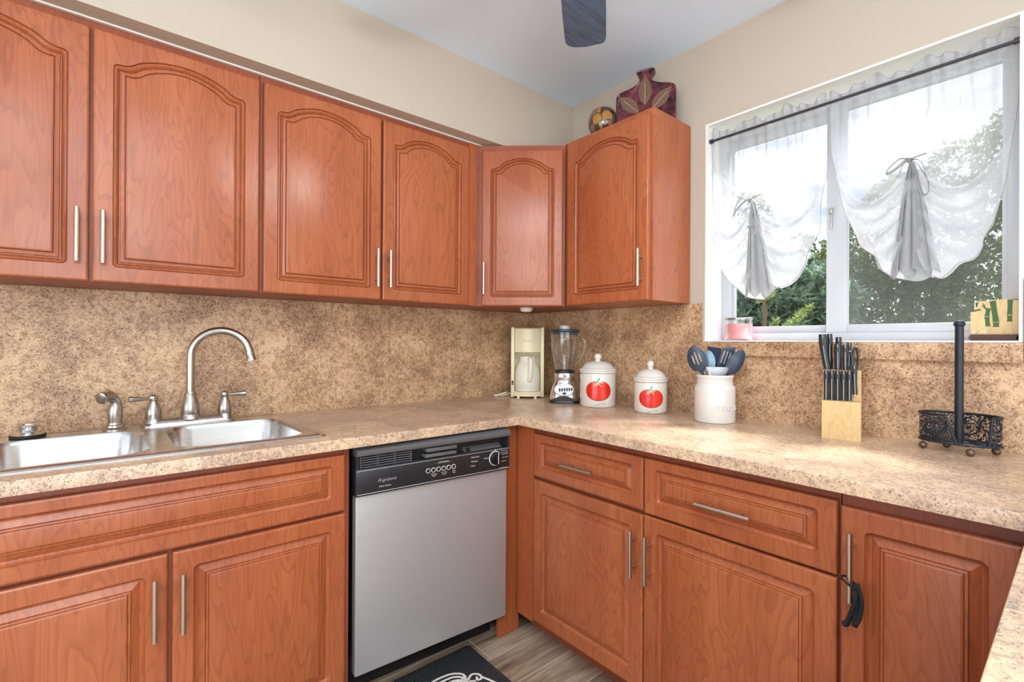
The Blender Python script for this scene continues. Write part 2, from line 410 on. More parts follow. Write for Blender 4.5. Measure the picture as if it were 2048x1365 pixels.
# ------------------------------------------------------------------ cabinet doors
PROF = [(0, 0), (.0008, -.0032), (.0028, -.0080), (.0060, -.0116), (.0080, -.0122), (.0095, -.0112), (.0200, -.0046), (.0212, -.0064), (.0220, -.0030), (.0255, -.0024), (.0260, -.0044), (.0268, -.0010), (.0288, -.0003), (.030, 0)]
PROFU = [(0, 0), (.0010, -.0065), (.0018, -.0065), (.0030, -.0025), (.0055, -.0016), (.0085, -.0045), (.0125, -.0120), (.0150, -.0120), (.0158, -.0050), (.0225, -.0034), (.0233, -.0085), (.0245, -.0085), (.0262, -.0010), (.0285, -.0003), (.030, 0)]
def arch_fn(t, H):
    # t in 0..1 across the panel: flat shoulder, reverse curve, crown
    u = abs(t-.5)*2
    if u > .90: return 0
    if u > .66:
        k = (.90-u)/.24
        return H*.42*k*k
    k = u/.66
    return H*(.42+.58*(1-k*k)) if k < 1 else H*.42
def front_mesh(mb, w, h, border=.042, arch=0, t=.02, ps=1.0, btop=None):
    """raised panel front in local XZ, facing -y, lower left corner at the origin"""
    bt = btop if btop is not None else border
    NS, NT, K = 4, 36, 10
    def loop(d, outer=False):
        x0, x1, zb, zt = border+d, w-border-d, border+d, h-bt-arch-d
        r = max(.0006, .013-d)
        top = []
        pts = []
        def seg(p, q, n): return [(p[0]+(q[0]-p[0])*i/n, p[1]+(q[1]-p[1])*i/n) for i in range(n+1)]
        def cor(cx, cz, a): return [(cx+r*math.cos(a+pi/2*i/K), cz+r*math.sin(a+pi/2*i/K)) for i in range(K+1)]
        pts += seg((x0+r, zb), (x1-r, zb), NS)
        pts += cor(x1-r, zb+r, -pi/2)
        pts += seg((x1, zb+r), (x1, zt-r), NS)
        pts += cor(x1-r, zt-r, 0)
        for i in range(NT+1):
            tt = i/NT; x = x1-r+(x0+r-(x1-r))*tt
            pts.append((x, zt+arch_fn((x-x0)/(x1-x0), arch)))
        pts += cor(x0+r, zt-r, pi/2)
        pts += seg((x0, zt-r), (x0, zb+r), NS)
        pts += cor(x0+r, zb+r, pi)
        return pts
    def edge(e, pts):
        # project the innermost frame loop to the door's edge, inset e
        x0, x1, zb, zt = border, w-border, border, h-bt-arch
        n = len(pts); out = []
        iA = NS+1; iB = iA+K+1; iC = iB+NS+1; iD = iC+K+1; iE = iD+NT+1; iF = iE+K+1; iG = iF+NS+1
        for i, (x, z) in enumerate(pts):
            if i < iA: out.append((x, e))
            elif i < iB: out.append((w-e, e) if (i-iA) >= K//2 else (x+(w-e-x)*(i-iA)/(K//2), e)) if False else out.append((w-e, e))
            elif i < iC: out.append((w-e, z))
            elif i < iD: out.append((w-e, h-e))
            elif i < iE: out.append((x, h-e))
            elif i < iF: out.append((e, h-e))
            elif i < iG: out.append((e, z))
            else: out.append((e, e))
        return out
    base = loop(0)
    rings = []
    def add(pts, y): rings.append([(x, y, z) for x, z in pts])
    add(edge(0, base), t); add(edge(0, base), .0045); add(edge(.0012, base), .0018); add(edge(.004, base), .0003); add(edge(.0055, base), 0)
    for d, y in (PROFU if arch else PROF): add(loop(d*ps), -y)
    mb.loops(rings, True, True, True)
    bmesh.ops.remove_doubles(mb.b, verts=mb.b.verts[:], dist=.00005)
def handle(parent, x, z0, z1, horiz=False, name='handle'):
    mb = MB(); off = -.032; r = .006
    if horiz:
        mb.tube([(z0, off, x), (z1, off, x)], r, 14)
        for k in (.22, .78): mb.tube([(z0+(z1-z0)*k, off, x), (z0+(z1-z0)*k, .0012, x)], .0042, 10)
    else:
        mb.tube([(x, off, z0), (x, off, z1)], r, 14)
        for k in (.2, .8): mb.tube([(x, off, z0+(z1-z0)*k), (x, .0012, z0+(z1-z0)*k)], .0042, 10)
    o = mb.done(name, HANDLE, parent); o['label'] = 'satin nickel bar handle'; return o
def front(root, name, x0, x1, z0, z1, **kw):
    mb = MB(); mb.M = Matrix.Translation((x0, 0, z0)); front_mesh(mb, x1-x0, z1-z0, **kw)
    return mb.done(name, WOOD, root, 11)

def upper(name, label, loc, rz, width, doors, hz, cmat=None, depth=.262, zb=1.3575, zt=2.083, fillers=()):
    """doors: (x0, x1, handle x) in the cabinet's own frame"""
    root = thing(name, label, 'cabinet', loc, rz)
    mb = MB(); z = loc[2]
    mb.box(0, width, .021, depth, 0, zt-z, .0012)
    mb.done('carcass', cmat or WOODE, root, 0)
    for i, (a, b, hx) in enumerate(doors):
        d = front(root, 'door', a, b, .001, 2.058-z, border=.042, arch=.047, btop=.036, ps=1.12)
        handle(d, hx, hz[0]-z, hz[1]-z)
    for a, b in fillers:
        mb = MB(); mb.box(a, b, .003, .0215, 0, zt-z-.006, .001); mb.done('filler_strip', WOOD, root, 0)
    return root
X0 = -2.297
upper('wall_cabinet', 'cherry arched-door wall cabinet above the sink, at the left frame edge', (X0, -.265, 1.3575), 0, .853,
      [(.007, X0*-1-1.869, X0*-1-1.892), (X0*-1-1.861, X0*-1-1.447, X0*-1-1.8385)], (1.407, 1.551))
X1 = -1.4425
upper('wall_cabinet', 'cherry wall cabinet with two arched doors, handles meeting, left of the corner cabinet', (X1, -.265, 1.3575), 0, .876,
      [(-X1-1.434, -X1-1.0205, -X1-1.0455), (-X1-1.0125, -X1-.608, -X1-.9945)], (1.405, 1.548), fillers=[(-X1-.6065, -X1-.568)])
# diagonal corner cabinet
ang = math.degrees(math.atan2(-.257, .290))
root = thing('corner_wall_cabinet', 'narrow cherry corner wall cabinet set diagonally with one arched door', 'cabinet', (-.560, -.268, 1.3575), ang)
L = math.hypot(.290, .257)
mb = MB()
Mi = (Matrix.Translation((-.560, -.268, 0)) @ Matrix.Rotation(math.radians(ang), 4, 'Z')).inverted()
def wl(x, y): p = Mi @ Vector((x, y, 0)); return (p.x, p.y)
pts = [(.002, .021), (L-.002, .021), wl(-.262, -.523), wl(-.008, -.523), wl(-.008, -.008), wl(-.5655, -.008), wl(-.5655, -.246)]
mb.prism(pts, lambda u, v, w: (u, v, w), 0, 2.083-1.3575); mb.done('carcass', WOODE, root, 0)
d = front(root, 'door', .014, L-.012, .001, .698, border=.038, arch=.047, btop=.036)
handle(d, .026, .049, .190)
# window-wall cabinet
upper('wall_cabinet', 'tall cherry wall cabinet beside the window with bowl and vase on top', (-.285, -.527, 1.3575), -90, .445,
      [(.020, .436, .413)], (1.409, 1.549), depth=.281, cmat=WOOD)

def base(name, label, loc, rz, width, fronts, doors, kick=True, depth=.598, hollow=False):
    root = thing(name, label, 'cabinet', loc, rz); z = loc[2]
    mb = MB(); zb, zt = .150-FZ+.005, .8815-z
    if hollow:
        mb.box(0, width, .021, .040, zb, zt); mb.box(0, width, depth-.012, depth, zb, zt); mb.box(0, .018, .04, depth-.012, zb, zt)
        mb.box(width-.018, width, .04, depth-.012, zb, zt); mb.box(.018, width-.018, .04, depth-.012, zb, zb+.016)
    else: mb.box(0, width, .021, depth, zb, zt, .001)
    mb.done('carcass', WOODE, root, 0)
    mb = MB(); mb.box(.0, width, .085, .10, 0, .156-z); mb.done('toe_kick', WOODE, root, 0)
    for a, b, z0, z1, h in fronts:
        o = front(root, 'drawer_front', a, b, z0-z, z1-z, border=.036, ps=1.15, btop=.026)
        # slim fronts: same border top and bottom
        if h: handle(o, h[2]-z, h[0], h[1], True)
    for a, b, z0, z1, hx, h0, h1 in doors:
        o = front(root, 'door', a, b, z0-z, z1-z, border=.042, ps=1.25)
        handle(o, hx, h0-z, h1-z)
    return root
XB = -2.155
base('sink_base_cabinet', 'cherry base cabinet under the sink with a wide false drawer front', (XB, -.615, FZ), 0, .886,
     [(.02, -XB-1.288, .698, .862, None)],
     [(.02, -XB-1.713, .168, .689, -XB-1.7395, .503, .645), (-XB-1.704, -XB-1.286, .168, .689, -XB-1.685, .502, .644)], hollow=True)
bb = base('base_cabinet', 'cherry base cabinet under the canisters with two drawers and two doors', (-.615, -.603, FZ), -90, 1.0685,
     [(.094, .573, .702, .858, (.265, .404, .780)), (.577, 1.066, .697, .858, (.754, .895, .776))],
     [(.094, .573, .168, .689, .5525, .508, .645), (.577, 1.066, .168, .691, .6025, .503, .642)])
mb = MB(); mb.box(.001, .090, .004, .0215, .155-FZ, .8815-FZ, .001); o = mb.done('corner_stile', WOODF, bb, 0)
base('base_cabinet', 'cherry corner base cabinet with one door and a black hair tie on its handle', (-.615, -1.673, FZ), -90, .312,
     [], [(.003, .272, .168, .850, .028, .664, .806)])
root = thing('peninsula_base_cabinet', 'plain cherry cabinet carrying the counter leg at the right frame edge', 'cabinet', (-1.40, -2.58, FZ))
mb = MB(); mb.box(0, 1.39, 0, .59, .155-FZ, .8815-FZ, .001); mb.done('carcass', WOODE, root, 0)
mb = MB(); mb.box(.03, 1.36, .03, .55, 0, .156-FZ); mb.done('toe_kick', WOODE, root, 0)
# filler board right of the dishwasher, down to the floor
mb = MB(); mb.M = Matrix.Translation((.648, .596, 0)); mb.box(-.690, -.5945, -.595, -.577, FZ, .8815, .0008)
o = tag(mb.done('filler_panel', WOODF, smooth=0), 'narrow upright cherry filler board between dishwasher and corner stile', 'panel'); o.location = (-.648, -.596, 0)

# ------------------------------------------------------------------ dishwasher
dw = thing('dishwasher', 'stainless steel dishwasher with black control panel under the counter', 'dishwasher', (-.969, -.617, FZ), -3.0)
hw = .286
mb = MB(); mb.box(-.255, .255, .035, .50, .115, .770, .004); mb.box(-.255, .255, .115, .50, .01, .115); mb.done('tub', BLACKP, dw)
mb = MB(); mb.box(-hw+.004, hw-.004, 0, .035, .180-FZ, .728-FZ, .004, 3); mb.done('door', STEELDW, dw)
mb = MB()
zf0, zf1, zr1, zt_ = .7275-FZ, .811-FZ, .848-FZ, .875-FZ
mb.box(-hw, hw, -.012, .034, zf0, zf1, .003)
mb.box(-hw, -hw+.010, -.010, .034, zf1-.001, zr1+.001); mb.box(hw-.010, hw, -.010, .034, zf1-.001, zr1+.001)
mb.box(-hw+.01, hw-.01, .022, .034, zf1-.002, zr1+.002)
mb.mi = 1
fy = -.0126
F = lambda cx, cz: (lambda x, y, z: (cx+x, fy-z, cz+y))
mb.text('Frigidaire', .0145, F(-.190, .768-FZ), shear=.5, sx=1.12, bold=-.0003)
mb.text('Ultra Quiet', .0066, F(-.195, .7495-FZ), sx=1.25)
mb.text('.....OPTIONS.......', .0075, F(.012, .793-FZ), sx=1.2)
for k, s_ in enumerate(('Hi-Temp\nWash', 'Hi-Temp\nRinse', 'Heat\nDry')): mb.text(s_, .0062, F(-.026+k*.038, .755-FZ))
for k, s_ in enumerate(('Delay Start', 'Washing', 'Clean')): mb.text(s_, .0075, F(.118, .792-FZ-k*.015), align='LEFT'); 
mb.text('Drying', .0068, F(.181, .781-FZ))
for s_, dx, dz in (('Heavy Wash', .2285, .8062), ('Delay Start 2hr', .245, .7985), ('Rinse & Hold\nQuick Wash', .2505, .7885), ('Normal Wash', .2515, .7745), ('Light Wash', .2475, .761)): mb.text(s_, .0050, F(dx, dz-FZ), align='LEFT')
mb.text('Wash & Energy Saver', .0042, F(.257, .737-FZ))
mb.box(-hw+.003, hw-.003, -.0126, -.012, zf0+.006, zf0+.0072); mb.box(-hw+.003, hw-.003, -.0126, -.012, zf1-.0062, zf1-.0054)
mb.mi = 2
mb.box(.110, .113, -.0127, -.012, .760-FZ, .763-FZ)
o = mb.done('control_panel', [BLACKP, INK, REDLED], dw)
mb = MB()
pts = [(.033, zr1-.0), (-.004, zr1-.001), (-.018, zr1+.003), (-.021, zr1+.010), (-.018, zr1+.020), (-.006, zt_), (.033, zt_)]
mb.prism(pts, lambda u, v, w: (w, u, v), -hw+.001, hw-.001); q = mb.done('handle_rail', GREYP, dw)
mb = MB()
for k in range(5): mb.box(-hw+.013, -.105, -.012, .020, zf1+.003+k*.0072, zf1+.0055+k*.0072)
for k in range(4): mb.box(-hw+.013+k*.055, -hw+.0155+k*.055, -.008, .021, zf1, zr1)
mb.done('vent_grille', GREYP, dw)
mb = MB(); mb.box(-.052, .062, -.012, .022, zf1+.021, zf1+.034, .002); mb.box(-.058, .060, -.0135, .022, zf1+.003, zf1+.014, .003); mb.done('door_latch', GREYP, dw)
mb = MB()
mb.prism([(.10, 0), (.122, .0), (.115, .012), (.10, .0)][:3], lambda u, v, w: (u, w, zf1+v), -.008, .021)
mb.done('pocket_side', BLACKP, dw)
mb = MB(); mb.loops([[(x, -.004, zf1+.0005), (x, .021, zf1+.014), (x, .0215, zf1+.0005)] for x in (.10, .12, .255)]); mb.done('pocket_grip', GREYP, dw)
for k in range(6):
    mb = MB(); cx, cz = -.048+k*.0192, .772-FZ
    mb.lathe([(.0066, 0), (.0066, .002), (.0078, .002), (.0082, 0)], 20, (0, 0, 0), cap0=True, cap1=False)
    mb.b.transform(Matrix.Translation((cx, -.0125, cz)) @ Matrix.Rotation(pi/2, 4, 'X')) if False else None
    bmesh.ops.transform(mb.b, matrix=Matrix.Translation((cx, -.0125, cz)) @ Matrix.Rotation(pi/2, 4, 'X'), verts=mb.b.verts[:])
    n0 = len(mb.b.faces)
    for f in mb.b.faces: f.material_index = 0
    mb.mi = 1; mb.lathe([(.0064, 0), (.0064, .0008)], 16)
    bmesh.ops.transform(mb.b, matrix=Matrix.Translation((cx, -.0127, cz)) @ Matrix.Rotation(pi/2, 4, 'X'), verts=mb.b.verts[-32:])
    mb.done('button', [INK, BLACKP], dw)
mb = MB(); DM = Matrix.Translation((.220, -.0125, .776-FZ)) @ Matrix.Rotation(pi/2, 4, 'X')
mb.M = DM
mb.lathe([(.0265, 0), (.0265, .002), (.0245, .003), (.0240, .0005)], 40, cap1=False)
mb.mi = 1; mb.lathe([(.0235, .0), (.0225, .010), (.019, .012)], 40)
mb.mi = 1; mb.box(-.006, .006, -.021, .021, .010, .022, .003)
mb.mi = 0; mb.box(-.0012, .0012, -.017, .021, .0212, .0224); mb.box(-.0015, .0015, .0285, .033, 0, .001)
mb.done('dial', [INK, BLACKG], dw)
mb = MB(); mb.box(-hw+.01, hw-.01, .098, .112, .002, .19-FZ); mb.mi = 1; mb.M = Matrix.Translation((.235, .098, .055)) @ Matrix.Rotation(pi/2, 4, 'X'); mb.lathe([(.005, 0), (.005, .002), (.002, .003)], 12)
mb.done('kick_plate', [BLACKG, NICKEL], dw)

# ------------------------------------------------------------------ sink, faucet
sx0, sx1, sy0, sy1 = -2.112, -1.324, -.572, -.042
zt0 = CT+.0065
sink = thing('sink', 'double bowl stainless steel drop-in sink in the left counter', 'sink', (-1.72, -.3, CT))
def sl_(mb): mb.M = Matrix.Translation((1.72, .3, -CT)); return mb
bowls = [(-2.072, -1.742, -.535, -.150), (-1.692, -1.362, -.535, -.150)]
def bowlpts(bx, d, r=.075): return rrect(bx[0]+d, bx[1]-d, bx[2]+d, bx[3]-d, r, 8)
mb = sl_(MB())
out0 = rrect(sx0, sx1, sy0, sy1, .022, 5)
Bt = mb.holes(rrect(sx0+.004, sx1-.004, sy0+.004, sy1-.004, .02, 5), [bowlpts(b, 0) for b in bowls], CT+.0006, zt0)
mb.loops([[(x, y, CT+.0004) for x, y in out0], [(x, y, CT+.003) for x, y in out0], [(x, y, zt0) for x, y in rrect(sx0+.004, sx1-.004, sy0+.004, sy1-.004, .02, 5)]], True, False, False)
ln = [[(x, y, z) for x, y in rrect(sx0+d, sx1-d, sy0+d, sy1-d, .02, 5)] for d, z in ((.012, zt0+.0003), (.015, zt0+.002), (.018, zt0+.0003))]
mb.loops(ln, True, False, False)
mb.done('rim', STEEL, sink)
for b in bowls:
    mb = sl_(MB()); rings = []
    for d, z, r in ((0, zt0, .075), (.002, zt0-.003, .073), (.006, zt0-.012, .07), (.014, zt0-.12, .065), (.022, zt0-.148, .06), (.04, zt0-.160, .05), (.09, zt0-.164, .03)):
        rings.append([(x, y, z) for x, y in rrect(b[0]+d, b[1]-d, b[2]+d, b[3]-d, r, 8)])
    mb.loops(rings, True, False, True); o = mb.done('bowl', STEEL, sink, 60)
    mb = sl_(MB()); mb.lathe([(.042, 0), (.042, .003), (.034, .003), (.03, -.004)], 28, ((b[0]+b[1])/2, (b[2]+b[3])/2, zt0-.164)); mb.done('drain', CHROME, o)

fx, fyy, fz = -1.615, -.088, zt0
fa = thing('faucet', 'brushed nickel high arc faucet with two lever handles behind the sink', 'faucet', (fx, fyy, fz))
mb = MB()
def oval(hl, hd): return [(x, y) for x, y in rrect(-hl, hl, -hd, hd, hd*.98, 8)]
rings = [[(x, y, z) for x, y in oval(hl, hd)] for hl, hd, z in ((.132, .030, 0), (.132, .030, .004), (.122, .024, .012), (.116, .020, .019), (.113, .017, .021))]
mb.loops(rings); mb.done('base_plate', NICKEL, fa)
for s_ in (-1, 1):
    mb = MB(); px = s_*.1
    mb.lathe([(.026, .010), (.0215, .022), (.0205, .024), (.0215, .026), (.021, .045), (.0165, .066), (.0115, .076), (.010, .080), (.0115, .082), (.0135, .088), (.0125, .096), (.007, .101), (.0005, .1025)], 28, (px, 0, 0))
    mb.done('handle_post', NICKEL, fa)
    mb = MB(); mb.tube([(px+s_*.008, -.002, .089), (px+s_*.022, -.006, .089), (px+s_*.040, -.012, .0905), (px+s_*.058, -.018, .0915), (px+s_*.062, -.019, .0915)], [.0045, .0052, .0075, .0095, .0088], 14); mb.done('lever', NICKEL, fa)
mb = MB()
mb.lathe([(.031, .015), (.0265, .026), (.0255, .030), (.0262, .032), (.0255, .055), (.021, .078), (.0175, .088), (.0172, .092), (.0190, .0935), (.0190, .0975), (.0165, .0985), (.0150, .1045), (.0132, .105)], 32)
mb.done('spout_base', NICKEL, fa)
mb = MB(); R = .0885; dx, dy = .94, -.34
path = [(0, 0, .10), (0, 0, .16), (0, 0, .21)]
for i in range(1, 29):
    a = pi-(pi*.965)*i/28; h = R+R*math.cos(a); path.append((h*dx, h*dy, .222+R*math.sin(a)))
mb.tube(path, .0125, 20)
e = Vector(path[-1]); dr = (Vector(path[-1])-Vector(path[-2])).normalized()
mb.tube([e-dr*.006, e-dr*.0055, e+dr*.004, e+dr*.005, e+dr*.014, e+dr*.022, e+dr*.024], [.0125, .0145, .0145, .0132, .0145, .0178, .0178], 20)
mb.done('spout', NICKEL, fa)
sp = thing('side_sprayer', 'brushed nickel side sprayer standing left of the faucet', 'sprayer', (-1.810, -.092, zt0))
mb = MB(); mb.lathe([(.030, 0), (.030, .003), (.024, .008), (.0235, .014), (.020, .016), (.019, .022), (.016, .022)], 28); mb.done('base_ring', NICKEL, sp)
mb = MB()
mb.tube([(0, 0, .018), (0, 0, .03), (0, 0, .055), (.002, 0, .075), (.001, -.002, .088), (-.007, -.010, .102), (-.016, -.020, .1085), (-.024, -.029, .105)], [.0165, .0175, .0195, .0170, .0140, .0145, .0165, .0165], 20)
mb.done('body', NICKEL, sp)
mb = MB(); q0 = Vector((-.023, -.028, .1055)); dr = Vector((-.62, -.74, -.26)).normalized()
mb.tube([q0, q0+dr*.004, q0+dr*.0155, q0+dr*.017], [.0165, .0178, .0178, .0150], 20); mb.tube([q0+dr*.0165, q0+dr*.018], .008, 12); mb.done('nozzle', NICKEL, sp)
st = thing('sink_stopper', 'round steel sink strainer stopper resting on the rim left of the sprayer', 'stopper', (-2.0, -.0925, zt0))
mb = MB(); mb.lathe([(.036, 0.0004), (.0385, .002), (.0385, .006), (.036, .008)], 32); mb.done('rubber_seal', RUBBER, st)
mb = MB(); mb.lathe([(.034, .006), (.034, .0085), (.022, .013), (.0185, .016), (.0185, .028), (.0205, .0305), (.0205, .034), (.017, .0345), (.016, .032)], 32); mb.done('cap', STEEL, st)

# ------------------------------------------------------------------ coffee maker
cm = thing('coffee_maker', 'cream plastic drip coffee maker with white thermal carafe in the counter corner', 'coffee maker', (-.168, -.160, CT), -41.6)
mb = MB(); mb.box(-.084, .084, .02, .085, .006, .358, .006); mb.box(-.084, .084, -.03, .085, .235, .356, .006)
for s_ in (-1, 1): mb.box(s_*.084 if s_ < 0 else .066, -.066 if s_ < 0 else .084, -.055, .03, .004, .358, .004)
mb.mi = 1; mb.box(-.0795, -.0705, -.0562, -.054, .065, .087); mb.mi = 2; mb.box(-.0775, -.0725, -.0568, -.055, .067, .076)
mb.done('housing', [CREAM, DARK, REDLED], cm)
mb = MB()
def dfront(w, y0, yb, n=14): return [(-w, yb)]+[(-w+2*w*i/n, y0-(yb*0+.0)+(-.03)*math.sin(pi*i/n)) for i in range(n+1)]+[(w, yb)]
mb.prism(dfront(.0645, -.052, .03), lambda u, v, w: (u, v, w), .232, .348)
mb.mi = 1
mb.text('GEVALIA', .013, lambda x, y, z: (x, -.052-.03*math.sin(pi*(x+.0645)/.129)-.0008, .288+y), sx=1.1)
mb.done('filter_basket', [CREAM, mat('tan_ink', (.55, .46, .27), .5)], cm)
mb = MB()
mb.prism(dfront(.078, -.055, .02), lambda u, v, w: (u, v, w), .010, .034)
for x in (-.045, .04): mb.box(x-.006, x+.006, -.078, -.066, 0, .011)
for x in (-.078, .066): mb.box(x, x+.012, .05, .08, 0, .008)
mb.done('hot_plate', CREAM, cm)
ca = MB(); ca.lathe([(.060, .0345), (.0652, .036), (.0655, .045), (.064, .046), (.0655, .048), (.0655, .10), (.063, .135), (.054, .162), (.044, .178), (.041, .186), (.041, .200)], 40, (0, -.018, 0))
ca = ca.done('carafe', CREAMW, cm)
mb = MB(); mb.lathe([(.0385, .199), (.0400, .202), (.0395, .209), (.030, .213), (.0005, .2145)], 36, (0, -.018, 0)); mb.done('lid', CREAMW, ca)
mb = MB(); mb.tube(smoothpts([(.012, -.050, .198), (.014, -.078, .201), (.016, -.098, .192), (.017, -.100, .165), (.015, -.096, .130), (.012, -.091, .100), (.009, -.083, .088), (.008, -.077, .0875)], 4), [.0105]*29, 12, flat=.7); mb.done('carafe_handle', CREAMW, ca)
mb = MB(); mb.tube(smoothpts([(-.080, .045, .02), (-.11, .03, .006), (-.150, .012, .004), (-.165, -.006, .004), (-.135, .002, .014), (-.105, .020, .020), (-.13, .03, .006), (-.175, .016, .005)], 6), .0035, 8); mb.done('power_cord', CREAMW, cm)

# ------------------------------------------------------------------ blender
bl = thing('blender', 'chrome blender with glass jar and black lid between coffee maker and canister', 'blender', (-.168, -.425, CT), -48)
def sq(h, n=40, e=4.0, hy=None):
    out = []
    for i in range(n):
        a = 2*pi*i/n; c, s_ = math.cos(a), math.sin(a); r = (abs(c)**e+abs(s_)**e)**(-1/e)
        out.append((h*r*c, (hy or h)*r*s_))
    return out
mb = MB(); mb.loops([[(x, y, z) for x, y in sq(h)] for h, z in ((.068, .012), (.068, .018), (.064, .045), (.056, .075), (.048, .092), (.044, .102))])
mb.loops([[(x, y, z) for x, y in sq(h, e=3)] for h, z in ((.045, .102), (.045, .108), (.047, .112), (.047, .132), (.045, .138), (.04, .138))], cap0=False)
mb.done('motor_base', CHROME, bl)
mb = MB(); mb.loops([[(x, y, z) for x, y in sq(h)] for h, z in ((.066, 0), (.071, .002), (.070, .012), (.068, .015))])
mb.prism([(-.066+.132*i/16, .013+.022*math.sin(pi*i/16)) for i in range(17)], lambda u, v, w: (u, w, v), -.0705, -.05)
mb.done('foot', BLACKP, bl)
mb = MB(); CM = Matrix.Translation((0, -.0595, .064)) @ Matrix.Rotation(pi/2-.16, 4, 'X'); mb.M = CM
mb.lathe([(1, -.004), (1, .002), (.95, .0045)], 40, ex=.046, ey=.030)
mb.mi = 1
mb.M = CM
mb.prism([(.90*math.cos(a)*.046, .90*math.sin(a)*.030) for a in [x*pi/24 for x in range(-3, 18)]]+[(-.035, .004), (0, .013)], lambda u, v, w: (u, v, w), .0046, .0050) if False else None
mb.text('Oster', .008, lambda x, y, z: (-.018+x, .019+y, .0052), shear=.3)
mb.done('control_plate', [mat('silver_plastic', (.62, .63, .63), .3, .5), GINK], bl)
for k in range(7):
    mb = MB(); mb.M = CM
    x, y, rx, ry = (-.020+k*.0112, -.002+.0035*(k/5), .0042, .0085) if k < 6 else (.002, -.0185, .009, .0055)
    mb.lathe([(1, .004), (1, .007), (.8, .008)], 18, (x, y, 0), ex=rx, ey=ry); mb.done('button', BLACKP, bl)
jar = MB()
jar.lathe([(.040, .145), (.044, .16), (.052, .20), (.060, .25), (.0645, .30), (.066, .328)], 40, cap0=True, cap1=False)
jar.lathe([(.036, .152), (.040, .165), (.048, .203), (.056, .252), (.0605, .30), (.062, .328)], 40, cap0=True, cap1=False)
for k in range(8):
    a = k*pi/4+.2
    jar.tube([(math.cos(a)*r, math.sin(a)*r, z) for r, z in ((.043, .155), (.053, .205), (.061, .255), (.0645, .29))], [.002, .004, .004, .001], 8)
j = jar.done('jar', JAR, bl)
mb = MB(); mb.tube(smoothpts([(.060, -.012, .305), (.086, -.020, .300), (.096, -.022, .280), (.088, -.020, .235), (.066, -.014, .190), (.050, -.01, .178)], 5), [.007]*26, 10); mb.done('jar_handle', JAR, j)
mb = MB(); mb.lathe([(.048, .138), (.0485, .142), (.0485, .149), (.044, .152)], 36); mb.done('collar', BLACKP, bl)
mb = MB(); mb.lathe([(.062, .318), (.062, .331), (.070, .332), (.072, .336), (.071, .341), (.058, .344)], 40); mb.done('lid', mat('navy_lid', (.03, .04, .055), .3), bl)
mb = MB(); mb.lathe([(.024, .342), (.0245, .36), (.022, .362)], 30); mb.done('filler_cap', mat('grey_cap', (.55, .56, .60), .3), bl)

